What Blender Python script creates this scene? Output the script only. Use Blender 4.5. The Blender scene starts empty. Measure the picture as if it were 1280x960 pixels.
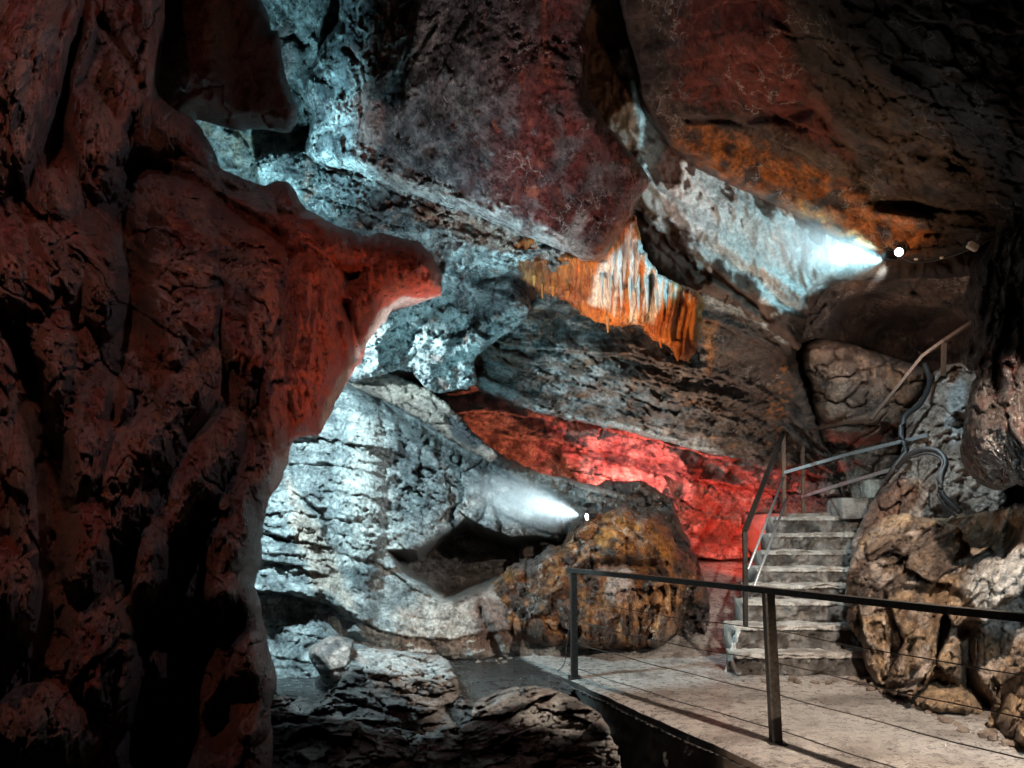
import bpy, bmesh, math, random
import numpy as np
from mathutils import Vector, Matrix

# ------------------------------------------------------------------ camera
F_PX, PITCH, CAM_H = 1005.0, math.radians(9.7), 1.62
sc = bpy.context.scene
col = sc.collection
cam_data = bpy.data.cameras.new('camera')
cam_data.sensor_width = 36.0
cam_data.lens = 36.0 * F_PX / 1280.0
cam_data.clip_start, cam_data.clip_end = 0.05, 300.0
cam = bpy.data.objects.new('camera', cam_data)
col.objects.link(cam)
cam.location = (0, 0, CAM_H)
cam.rotation_euler = (math.pi / 2 + PITCH, 0, 0)
sc.camera = cam
FWD = np.array([0, math.cos(PITCH), math.sin(PITCH)])
UPV = np.array([0, -math.sin(PITCH), math.cos(PITCH)])
RGT = np.array([1.0, 0, 0])
CAM = np.array([0, 0, CAM_H])


def ray(u, v):
    u = np.asarray(u, float); v = np.asarray(v, float)
    return (FWD + ((u - 640) / F_PX)[..., None] * RGT + ((480 - v) / F_PX)[..., None] * UPV)


def at(u, v, d):
    return CAM + ray(u, v) * np.asarray(d, float)[..., None]


def ground(u, v, z=0.0):
    r = ray(u, v)
    return CAM + r * ((z - CAM_H) / r[..., 2])[..., None]


# ------------------------------------------------------------------ world: a cave, so almost no ambient light
w = bpy.data.worlds.new('World')
sc.world = w
w.use_nodes = True
bg = w.node_tree.nodes['Background']
bg.inputs['Color'].default_value = (0.62, 0.72, 1.0, 1)
bg.inputs['Strength'].default_value = 0.012
sc.view_settings.view_transform = 'Standard'
sc.view_settings.look = 'None'
sc.view_settings.exposure = 0.0
sc.view_settings.gamma = 1.0
sc.cycles.max_bounces = 4
sc.cycles.diffuse_bounces = 3
sc.cycles.use_denoising = True

# ------------------------------------------------------------------ visible and inferred cave lamps, plus unseen spots added to brighten rock
CYAN = (0.36, 0.84, 1.0)
COOL = (0.72, 0.92, 1.0)
WARM = (1.0, 0.85, 0.70)
ORANGE = (1.0, 0.50, 0.22)
RED = (1.0, 0.16, 0.13)


def spot(name, pos, target, power, color, cone=90, blend=0.5, radius=0.04):
    L = bpy.data.lights.new(name, 'SPOT')
    L.energy, L.color = power, color
    L.spot_size, L.spot_blend, L.shadow_soft_size = math.radians(cone), blend, radius
    o = bpy.data.objects.new(name, L)
    col.objects.link(o)
    pos = Vector(pos); o.location = pos
    o.rotation_euler = (Vector(target) - pos).to_track_quat('-Z', 'Y').to_euler()
    return o


LAMP_CEIL = at(1102, 326, 7.3)
LAMP_WALL = at(724, 644, 9.62)
spot('ceiling_spot', LAMP_CEIL, at(930, 300, 8.9), 150, CYAN, 84, 0.8, 0.02)
spot('ceiling_beam', LAMP_CEIL, at(950, 296, 7.95), 190, (.75, .93, 1.0), 50, 1.0, 0.02)
spot('patch_fill', at(830, 330, 7.6), at(785, 158, 9.1), 150, CYAN, 24, .6, 0.02)  # added spot with no lamp there, lights the isolated white patch
spot('wall_spot', LAMP_WALL, at(560, 620, 10.4), 150, COOL, 80, 0.7, 0.02)
spot('wall_beam', LAMP_WALL, at(600, 608, 9.55), 190, (.8, .94, 1.0), 46, 1.0, 0.02)
spot('left_wall_flood', at(300, 420, 7.4), at(490, 655, 10), 1900, (0.58, 0.88, 0.98), 97, 0.2, 0.03)
spot('bank_cool_fill', at(335, 560, 6.6), at(490, 875, 7.1), 300, (0.62, 0.9, 1.0), 52, 0.2, 0.03)  # unseen spot added to light the front of the bank
spot('rubble_flood', at(520, 640, 6.2), at(580, 330, 9.5), 560, CYAN, 70, 0.8, 0.02)
spot('upper_left_flood', at(330, 300, 7.4), at(385, 70, 9.9), 900, CYAN, 80, 0.8, .03)
spot('ledge_flood', at(640, 400, 7.0), at(560, 230, 8), 70, CYAN, 120, 0.8)
spot('drapery_flood', at(690, 560, 7.6), at(790, 350, 9), 330, ORANGE, 60, 0.8)
spot('slab_flood', at(840, 690, 8.4), at(850, 470, 10.5), 480, WARM, 90, 0.9, .02)
spot('slab_cool_fill', at(560, 500, 8.8), at(660, 440, 10.8), 60, CYAN, 90, 0.9)  # added cyan spot grazing the slab, no fixture
spot('red_flood', at(790, 590, 12.3), at(800, 570, 14), 420, (1.0, .15, .13), 160, 0.8)
spot('red_flood_left', at(630, 575, 11.9), at(650, 510, 13.4), 120, (1.0, .28, .14), 150, 0.8)
spot('red_flood_right', at(900, 690, 12.2), at(980, 600, 13.6), 260, (1.0, .12, .08), 150, 0.8)
spot('path_flood', at(1335, 230, 4.4), ground(965, 866), 2000, WARM, 74, 0.15, 0.03)
spot('bank_flood', at(1400, 640, 4.4), at(1230, 760, 6.8), 160, COOL, 90, 0.6, 0.02)
spot('bank_warm_flood', at(900, 1100, 4.4), at(1140, 800, 7.2), 260, (1.0, .74, .52), 60, 0.6, 0.02)
spot('upper_steps_flood', at(1090, 380, 8.4), at(1150, 580, 9.6), 260, COOL, 100, 0.6)
spot('boulder_flood', at(690, 885, 6.9), at(770, 730, 10), 330, ORANGE, 80, 0.8)
spot('pillar_flood', at(760, 900, 3.6), at(430, 380, 4.4), 190, (1.0, 0.44, 0.26), 62, 0.9, .03)
spot('pillar_side_fill', at(-60, -500, 1.4), at(150, 500, 3.2), 95, (1.0, 0.50, 0.36), 130, 0.9, 0.02)  # unseen fill added to lift the dim pillar
spot('pillar_cool_fill', at(620, -520, 2.2), at(150, 300, 3.2), 100, (0.72, 0.84, 1.0), 100, 0.9, 0.02)  # added cool spot standing in for bounce from the main cave
spot('niche_fill', at(1060, 430, 8.9), at(1130, 350, 11.6), 260, (1.0, .72, .58), 80, .9)  # added in open air so the niche wall shows
spot('rubble_inner_fill', at(700, 410, 7.8), at(560, 320, 9.1), 200, CYAN, 60, .9, .02)  # extra unseen spot to brighten the dark middle of the ledge
spot('stairs_flood', at(1106, 330, 7.25), at(1010, 740, 8.8), 420, (1.0, .88, .78), 46, .5, 0.03)
spot('fan_fill', at(890, 330, 7.4), at(800, 345, 8.4), 70, CYAN, 50, .6, 0.02)  # added so the calcite fan turns white despite the orange lamp
spot('hanging_rock_fill', at(560, 720, 4.6), at(600, 90, 7.3), 780, (1.0, 0.78, 0.74), 78, 0.9, 0.02)  # bare spot in open air, added to brighten the hanging rock
spot('ceiling_warm_flood', at(1060, 470, 6.0), at(1020, 215, 7.2), 190, (1.0, 0.60, 0.34), 90, 0.9, 0.02)

# ------------------------------------------------------------------ noise
rng = np.random.RandomState(7)
PERM = np.concatenate([rng.permutation(256)] * 3).astype(np.int32)
GR = rng.normal(size=(256, 3)).astype(np.float32)
GR /= np.linalg.norm(GR, axis=1)[:, None]
RND = rng.rand(256, 4).astype(np.float32)


def pnoise(p, seed=0):
    p = np.asarray(p, np.float32) + np.float32(seed * 17.37)
    i = np.floor(p).astype(np.int32); f = p - i
    i &= 255
    s = f * f * f * (f * (f * 6 - 15) + 10)
    out = 0
    for dx in (0, 1):
        wx = s[:, 0] if dx else 1 - s[:, 0]
        a = PERM[i[:, 0] + dx]
        for dy in (0, 1):
            wy = s[:, 1] if dy else 1 - s[:, 1]
            b = PERM[a + i[:, 1] + dy]
            for dz in (0, 1):
                wz = s[:, 2] if dz else 1 - s[:, 2]
                g = GR[PERM[b + i[:, 2] + dz]]
                d = g[:, 0] * (f[:, 0] - dx) + g[:, 1] * (f[:, 1] - dy) + g[:, 2] * (f[:, 2] - dz)
                out = out + wx * wy * wz * d
    return out * 1.5


def fbm(p, oct=4, seed=0, gain=0.5, ridged=False):
    a, tot, out = 1.0, 0.0, 0
    q = np.asarray(p, np.float32)
    for k in range(oct):
        n = pnoise(q, seed + k * 3)
        if ridged:
            n = 1 - 2 * np.abs(n)
        out = out + a * n
        tot += a; a *= gain; q = q * 2.03
    return out / tot


def voro(p, seed=0, jit=1.0):
    """F1, F2-F1, random value of the nearest cell (4 columns)"""
    p = np.asarray(p, np.float32) + np.float32(seed * 11.3)
    i = np.floor(p).astype(np.int32); f = p - i
    n = len(p)
    f1 = np.full(n, 9, np.float32); f2 = np.full(n, 9, np.float32); idx = np.zeros(n, np.int32)
    ox, oy, oz = (np.zeros(n, np.float32) for _ in range(3))
    for dx in (-1, 0, 1):
        for dy in (-1, 0, 1):
            for dz in (-1, 0, 1):
                h = PERM[PERM[PERM[(i[:, 0] + dx) & 255] + ((i[:, 1] + dy) & 255)] + ((i[:, 2] + dz) & 255)]
                r = RND[h]
                ax = dx + 0.5 + (r[:, 0] - 0.5) * jit - f[:, 0]; ay = dy + 0.5 + (r[:, 1] - 0.5) * jit - f[:, 1]
                az = dz + 0.5 + (r[:, 2] - 0.5) * jit - f[:, 2]
                d = ax * ax + ay * ay + az * az
                m = d < f1
                ox = np.where(m, ax, ox); oy = np.where(m, ay, oy); oz = np.where(m, az, oz)
                f2 = np.where(m, f1, np.minimum(f2, d)); f1 = np.where(m, d, f1); idx = np.where(m, h, idx)
    f1 = np.sqrt(f1); f2 = np.sqrt(f2)
    return f1, f2 - f1, RND[idx], np.stack([ox, oy, oz], 1)


def sstep(a, b, x):
    t = np.clip((x - a) / (b - a), 0, 1)
    return t * t * (3 - 2 * t)


def poly_sdf(U, V, poly):
    """signed distance (px), positive inside"""
    P = np.array(poly, np.float32)
    A = P; B = np.roll(P, -1, 0)
    best = np.full(U.shape, 1e9, np.float32); inside = np.zeros(U.shape, bool)
    for (ax, ay), (bx, by) in zip(A, B):
        ex, ey = bx - ax, by - ay
        t = np.clip(((U - ax) * ex + (V - ay) * ey) / (ex * ex + ey * ey + 1e-9), 0, 1)
        d = (U - ax - t * ex) ** 2 + (V - ay - t * ey) ** 2
        best = np.minimum(best, d)
        c = ((ay > V) != (by > V))
        with np.errstate(divide='ignore', invalid='ignore'):
            xi = ax + (V - ay) * ex / (ey if ey != 0 else 1e-9)
        inside ^= c & (U < xi)
    d = np.sqrt(best)
    return np.where(inside, d, -d)


def line_dist(U, V, pts):
    best = np.full(U.shape, 1e9, np.float32)
    for (ax, ay), (bx, by) in zip(pts[:-1], pts[1:]):
        ex, ey = bx - ax, by - ay
        t = np.clip(((U - ax) * ex + (V - ay) * ey) / (ex * ex + ey * ey + 1e-9), 0, 1)
        best = np.minimum(best, (U - ax - t * ex) ** 2 + (V - ay - t * ey) ** 2)
    return np.sqrt(best)


def tps(U, V, ctrl):
    c = np.array(ctrl, float)
    x = c[:, :2] / 500.0; z = c[:, 2]; n = len(c)

    def k(r2):
        return np.where(r2 > 0, 0.5 * r2 * np.log(r2 + 1e-12), 0)
    A = np.zeros((n + 3, n + 3))
    A[:n, :n] = k(((x[:, None] - x[None]) ** 2).sum(-1)) + np.eye(n) * 1e-3
    A[:n, n] = 1; A[:n, n + 1:] = x; A[n, :n] = 1; A[n + 1:, :n] = x.T
    s = np.linalg.solve(A, np.concatenate([z, [0, 0, 0]]))
    u = U / 500.0; v = V / 500.0
    out = s[n] + s[n + 1] * u + s[n + 2] * v
    for i in range(n):
        out = out + s[i] * k((u - x[i, 0]) ** 2 + (v - x[i, 1]) ** 2)
    return out


class Ctx:
    """what the shape and paint functions of a rock see: U, V outline-plane coordinates, P world points"""
    def __init__(s, U, V, P, sd):
        s.U, s.V, s.P, s.sd = U, V, P, sd
        q = P * 2.2
        s.wu = U + 7 * fbm(q, 3, 91); s.wv = V + 7 * fbm(q, 3, 95); s.wn = np.clip(fbm(P * 1.7, 2, 97) * 1.6, -.8, 1)

    def lump(s, cx, cy, rx, ry, rot=0, amp=0.1, pw=1.0):
        a = math.radians(rot)
        du, dv = s.wu - cx, s.wv - cy
        x = (du * math.cos(a) + dv * math.sin(a)) / rx; y = (-du * math.sin(a) + dv * math.cos(a)) / ry
        return amp * np.clip(1 - (x * x + y * y), 0, 1) ** pw

    def line(s, pts, width, amp):
        d = line_dist(s.wu, s.wv, pts)
        width = width * (1 + 0.9 * s.wn)
        return amp * (1 + 0.5 * s.wn) * np.exp(-(d / width) ** 2)

    def step(s, pts_poly, amp, soft=3):
        return amp * sstep(-soft, soft, poly_sdf(s.wu, s.wv, pts_poly))

    def patch(s, poly, soft=6, jit=12, seed=0, sc=5.0):
        d = poly_sdf(s.wu, s.wv, poly) + jit * fbm(s.P * sc, 4, 40 + seed, 0.6)
        return sstep(-soft, soft, d)

    def strata(s, deg, spacing, amp, warp=0.5, seed=0, wsc=0.8, groove=0.3):
        a = math.radians(deg)
        t = (s.P[:, 0] * math.sin(a) + s.P[:, 2] * math.cos(a) + 0.25 * s.P[:, 1] * math.sin(a)) / spacing
        t = t + warp * fbm(s.P * wsc, 3, seed + 5) + 0.25 * fbm(s.P * 5, 2, seed + 7)
        k = np.floor(t).astype(int); f = t - k
        r0 = RND[(k * 7 + seed) & 255, 0]; r1 = RND[((k + 1) * 7 + seed) & 255, 0]
        m = sstep(0.72, 1.0, f)
        return amp * (r0 * (1 - m) + r1 * m) - amp * groove * np.exp(-((f - 0.97) / 0.06) ** 2) - amp * 0.35 * (f - 0.5)

    def lobes(s, items, sharp=.5, base=0.0):
        """overlapping rounded bodies with sharp creases between them"""
        h = np.full(s.U.shape, base)
        n2 = .10 * fbm(s.P * 3.2, 3, 71)
        for cx, cy, rx, ry, rot, amp in items:
            a = math.radians(rot); du, dv = s.wu - cx, s.wv - cy
            x = (du * math.cos(a) + dv * math.sin(a)) / rx; y = (-du * math.sin(a) + dv * math.cos(a)) / ry
            r2 = x * x + y * y + n2 * 1.5
            h = np.maximum(h, amp * (np.clip(1.25 - r2, 0, 1.25) ** sharp - .25))
        return h

    def layers(s, ctrl, n, amp, warp=.3, seed=0, saw=.5, wsc=1.0, edge=.08):
        """bedding that follows a drawn phase field: sawtooth ledges with undercut joints"""
        t = tps(s.U, s.V, ctrl) * n + warp * fbm(s.P * wsc, 4, seed, .55) + .18 * fbm(s.P * np.array([2, 4, 6]), 3, seed + 4)
        k = np.floor(t).astype(int); f = t - k
        r0 = RND[(k * 7 + seed) & 255, 0]; r1 = RND[((k + 1) * 7 + seed) & 255, 0]
        g = .4 + 1.2 * RND[(k * 13 + seed) & 255, 1]
        m = sstep(1 - edge, 1.0, f)
        live = sstep(-.35, .1, fbm(s.P * 1.3 + k[:, None] * 3.7, 2, seed + 9))
        s.f, s.k = f, k
        return amp * ((r0 * (1 - m) + r1 * m) + live * (saw * g * (f * (1 - m)) - .35 * np.exp(-((f - .99) / .05) ** 2)))

    def veins(s, scale, width=.05, warp=.5, seed=0, aniso=(1, 1, 1)):
        """0..1 mask of a net of thin calcite crests"""
        q = s.P * np.array(aniso) * scale
        q = q + warp * np.stack([fbm(s.P * scale * 1.6, 3, seed + k) for k in (61, 62, 63)], 1)
        a = np.abs(fbm(q, 3, seed + 64, .5)); f1, e, r, o = voro(q * .9, seed + 65)
        br = sstep(-.25, .2, fbm(s.P * scale * .9, 2, seed + 66))
        return np.maximum(np.exp(-(a / width) ** 2), np.exp(-(e / (width * 1.2)) ** 2) * .9) * br

    def blocks(s, scale, amp, crack=0.03, cw=0.05, seed=0, stretch=(1, 1, 1), rot=0, warp=0.12):
        p = s.P.copy()
        a = math.radians(rot); x = p[:, 0] * math.cos(a) - p[:, 2] * math.sin(a); z = p[:, 0] * math.sin(a) + p[:, 2] * math.cos(a)
        p = np.stack([x, p[:, 1], z], 1) * np.array(stretch) / scale
        p = p + warp * np.stack([fbm(s.P * 3 / scale * .5, 3, seed + k) for k in (21, 22, 23)], 1)
        f1, e, r, o = voro(p, seed)
        r2 = RND[(r[:, 3] * 9973).astype(int) & 255]
        tilt = (o * (r2[:, :3] - 0.5)).sum(1)
        w_ = cw * (0.6 + 1.2 * r2[:, 3])
        return amp * (r[:, 3] - 0.5) + amp * 2.2 * tilt - crack * (0.3 + 1.4 * r2[:, 0]) * np.exp(-(e / w_) ** 2), e, r


def rgb(h):
    c = [int(h[i:i + 2], 16) / 255 for i in (0, 2, 4)]
    return np.array([x / 12.92 if x < 0.04045 else ((x + 0.055) / 1.055) ** 2.4 for x in c])


def mix(c, color, m):
    m = np.clip(np.asarray(m), 0, 1)[:, None]
    return c * (1 - m) + np.asarray(color)[None, :] * m


# ------------------------------------------------------------------ materials
def rock_material(name, rough=0.6, bump=0.5, fine=28.0, vary=0.35, spec=0.5, wet=0.0, streak=None, crack=0.0, vein=0.0):
    m = bpy.data.materials.new(name); m.use_nodes = True
    nt = m.node_tree; N = nt.nodes; Lk = nt.links
    b = N['Principled BSDF']
    tc = N.new('ShaderNodeTexCoord')
    at_ = N.new('ShaderNodeAttribute'); at_.attribute_name = 'mineral_and_light'
    mp = N.new('ShaderNodeMapping')
    if streak:
        mp.inputs['Scale'].default_value = streak
    Lk.new(tc.outputs['Object'], mp.inputs['Vector'])

    def noise(scale, detail, rgh=0.6, src=mp):
        n = N.new('ShaderNodeTexNoise'); n.inputs['Scale'].default_value = scale
        n.inputs['Detail'].default_value = detail; n.inputs['Roughness'].default_value = rgh
        Lk.new(src.outputs['Vector' if src is mp else 'Object'], n.inputs['Vector'])
        return n
    n1 = noise(fine * 0.25, 8, 0.7); n2 = noise(fine, 8, 0.75); n3 = noise(fine * 4, 4, 0.7)
    mr = N.new('ShaderNodeMapRange')
    mr.inputs['From Min'].default_value, mr.inputs['From Max'].default_value = 0.39, 0.61
    mr.inputs['To Min'].default_value, mr.inputs['To Max'].default_value = max(.12, 1 - vary * 1.35), 1 + vary * 1.35
    add = N.new('ShaderNodeMath'); add.operation = 'ADD'
    half = N.new('ShaderNodeMath'); half.operation = 'MULTIPLY'; half.inputs[1].default_value = 0.5
    Lk.new(n1.outputs['Fac'], add.inputs[0]); Lk.new(n2.outputs['Fac'], add.inputs[1])
    Lk.new(add.outputs[0], half.inputs[0]); Lk.new(half.outputs[0], mr.inputs['Value'])
    vm = N.new('ShaderNodeVectorMath'); vm.operation = 'SCALE'
    Lk.new(at_.outputs['Color'], vm.inputs[0]); Lk.new(mr.outputs['Result'], vm.inputs['Scale'])
    colour = vm.outputs['Vector']
    if vein:
        nv = noise(fine * 0.11, 6, 0.62); nm = noise(fine * 0.05, 3, 0.5)
        sb = N.new('ShaderNodeMath'); sb.operation = 'SUBTRACT'; sb.inputs[1].default_value = 0.5
        ab = N.new('ShaderNodeMath'); ab.operation = 'ABSOLUTE'
        vr = N.new('ShaderNodeMapRange'); vr.inputs['From Min'].default_value, vr.inputs['From Max'].default_value = 0.002, 0.009
        vr.inputs['To Min'].default_value, vr.inputs['To Max'].default_value = 1, 0
        vk = N.new('ShaderNodeMapRange'); vk.inputs['From Min'].default_value, vk.inputs['From Max'].default_value = 0.46, 0.58
        vk.inputs['To Max'].default_value = vein
        ml = N.new('ShaderNodeMath'); ml.operation = 'MULTIPLY'
        Lk.new(nv.outputs['Fac'], sb.inputs[0]); Lk.new(sb.outputs[0], ab.inputs[0]); Lk.new(ab.outputs[0], vr.inputs['Value'])
        Lk.new(nm.outputs['Fac'], vk.inputs['Value']); Lk.new(vr.outputs['Result'], ml.inputs[0]); Lk.new(vk.outputs['Result'], ml.inputs[1])
        mx = N.new('ShaderNodeMix'); mx.data_type = 'RGBA'; mx.inputs['B'].default_value = (.62, .58, .54, 1)
        Lk.new(ml.outputs[0], mx.inputs['Factor']); Lk.new(colour, mx.inputs['A']); colour = mx.outputs['Result']
    Lk.new(colour, b.inputs['Base Color'])
    rr = N.new('ShaderNodeMapRange')
    rr.inputs['From Min'].default_value, rr.inputs['From Max'].default_value = 0.35, 0.65
    rr.inputs['To Min'].default_value, rr.inputs['To Max'].default_value = max(0.08, rough - 0.2), min(1, rough + 0.15)
    Lk.new(n1.outputs['Fac'], rr.inputs['Value']); Lk.new(rr.outputs['Result'], b.inputs['Roughness'])
    b.inputs['Specular IOR Level'].default_value = spec
    if wet:
        b.inputs['Coat Weight'].default_value = wet; b.inputs['Coat Roughness'].default_value = 0.25
    s1 = N.new('ShaderNodeMath'); s1.operation = 'MULTIPLY_ADD'; s1.inputs[1].default_value = 0.3
    Lk.new(n3.outputs['Fac'], s1.inputs[0]); Lk.new(n2.outputs['Fac'], s1.inputs[2])
    src = s1.outputs[0]
    if crack:
        vo = N.new('ShaderNodeTexVoronoi'); vo.feature = 'DISTANCE_TO_EDGE'; vo.inputs['Scale'].default_value = fine * 0.3
        wv = N.new('ShaderNodeVectorMath'); wv.operation = 'MULTIPLY_ADD'; wv.inputs[1].default_value = (0.25,) * 3
        Lk.new(n1.outputs['Color'], wv.inputs[0]); Lk.new(mp.outputs['Vector'], wv.inputs[2]); Lk.new(wv.outputs[0], vo.inputs['Vector'])
        cm = N.new('ShaderNodeMapRange'); cm.inputs['From Max'].default_value = 0.05; cm.inputs['To Max'].default_value = crack
        Lk.new(vo.outputs['Distance'], cm.inputs['Value'])
        s2 = N.new('ShaderNodeMath'); s2.operation = 'ADD'
        Lk.new(src, s2.inputs[0]); Lk.new(cm.outputs['Result'], s2.inputs[1]); src = s2.outputs[0]
    bp = N.new('ShaderNodeBump'); bp.inputs['Strength'].default_value = min(1, bump * 1.5); bp.inputs['Distance'].default_value = 0.05
    Lk.new(src, bp.inputs['Height']); Lk.new(bp.outputs['Normal'], b.inputs['Normal'])
    return m


def plain_material(name, color, rough=0.5, metal=0.0, bump=0.1, scale=60, vary=0.25, emit=None, strength=0):
    m = bpy.data.materials.new(name); m.use_nodes = True
    nt = m.node_tree; N = nt.nodes; Lk = nt.links; b = N['Principled BSDF']
    tc = N.new('ShaderNodeTexCoord')
    n = N.new('ShaderNodeTexNoise'); n.inputs['Scale'].default_value = scale; n.inputs['Detail'].default_value = 6
    Lk.new(tc.outputs['Object'], n.inputs['Vector'])
    cr = N.new('ShaderNodeValToRGB')
    c = np.array(color)
    cr.color_ramp.elements[0].position = 0.3; cr.color_ramp.elements[1].position = 0.7
    cr.color_ramp.elements[0].color = (*(c * (1 - vary)), 1); cr.color_ramp.elements[1].color = (*np.minimum(c * (1 + vary), 1), 1)
    Lk.new(n.outputs['Fac'], cr.inputs['Fac']); Lk.new(cr.outputs['Color'], b.inputs['Base Color'])
    b.inputs['Roughness'].default_value = rough; b.inputs['Metallic'].default_value = metal
    bp = N.new('ShaderNodeBump'); bp.inputs['Strength'].default_value = bump; bp.inputs['Distance'].default_value = 0.01
    Lk.new(n.outputs['Fac'], bp.inputs['Height']); Lk.new(bp.outputs['Normal'], b.inputs['Normal'])
    if emit:
        b.inputs['Emission Color'].default_value = (*emit, 1); b.inputs['Emission Strength'].default_value = strength
    return m


M_PILLAR = rock_material('pillar_rock', 0.42, 0.7, 80, 0.6, 0.55)
M_SMOOTH = rock_material('smooth_limestone', 0.5, 0.35, 30, 0.3, 0.5)
M_ROUGH = rock_material('rough_limestone', 0.52, 0.75, 26, 0.5, 0.5, crack=0.4, vein=.6)
M_WET = rock_material('wet_rock', 0.32, 0.7, 30, 0.5, 0.6, crack=0.35, vein=.9)
M_DRAPE = rock_material('flowstone', 0.32, 0.5, 26, 0.35, 0.6, streak=(2.2, 1, 0.25))
M_FLOOR = rock_material('wet_clay_path', 0.34, 0.5, 45, 0.4, 0.55, wet=.25)
M_STEP = rock_material('cast_stone', 0.7, 0.6, 50, 0.25, 0.4)
M_RAIL = plain_material('weathered_dark_steel', (0.03, 0.027, 0.025), 0.45, 0.6, 0.3, 40, 0.5)
M_BARE = plain_material('galvanised_steel', (0.30, 0.32, 0.33), 0.4, 0.7, 0.2, 60, 0.3)
M_RUST = plain_material('rusty_steel', (0.075, 0.045, 0.03), 0.6, 0.4, 0.4, 50, 0.5)
M_HOSE = plain_material('black_rubber', (0.012, 0.012, 0.013), 0.55, 0, 0.2, 80, 0.3)
M_BLACK = plain_material('black_lamp_housing', (0.015, 0.015, 0.016), 0.4, 0.3, 0.1, 60, 0.3)
M_WHITE = plain_material('off_white_plastic', (0.62, 0.60, 0.56), 0.5, 0, 0.1, 60, 0.15)
M_LENS = plain_material('lit_lamp_lens', (0.8, 0.9, 1.0), 0.2, 0, 0, 60, 0.05, (0.85, 0.95, 1.0), 14)
M_WIRE = plain_material('steel_wire', (0.07, 0.065, 0.06), 0.4, 0.7, 0.1, 60, 0.3)


# ------------------------------------------------------------------ rock builder
def tag(o, label=None, cat=None, group=None, kind=None):
    for k, v in (('label', label), ('category', cat), ('group', group), ('kind', kind)):
        if v: o[k] = v
    return o


def new_mesh(name, verts, faces, mat, parent=None, origin=None, smooth=True, colors=None):
    me = bpy.data.meshes.new(name)
    verts = np.asarray(verts, float)
    if origin is not None:
        verts = verts - np.asarray(origin)
    me.from_pydata([tuple(v) for v in verts] if len(verts) < 2000 else verts.tolist(), [], faces if isinstance(faces, list) else faces.tolist())
    if colors is not None:
        ca = me.color_attributes.new('mineral_and_light', 'FLOAT_COLOR', 'POINT')  # rock colour
        ca.data.foreach_set('color', np.concatenate([colors, np.ones((len(colors), 1))], 1).astype(np.float32).ravel())
    if smooth:
        me.polygons.foreach_set('use_smooth', np.ones(len(me.polygons), bool))
    me.materials.append(mat); me.update()
    o = bpy.data.objects.new(name, me); col.objects.link(o)
    if origin is not None: o.location = tuple(origin)
    if parent is not None:
        o.parent = parent
    return o


def clean_poly(poly, it=1):
    p = np.array(poly, float)
    for _ in range(it):                       # one round of corner cutting
        q = np.roll(p, -1, 0)
        p = np.stack([p * 0.8 + q * 0.2, p * 0.2 + q * 0.8], 1).reshape(-1, 2)
    return p


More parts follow.
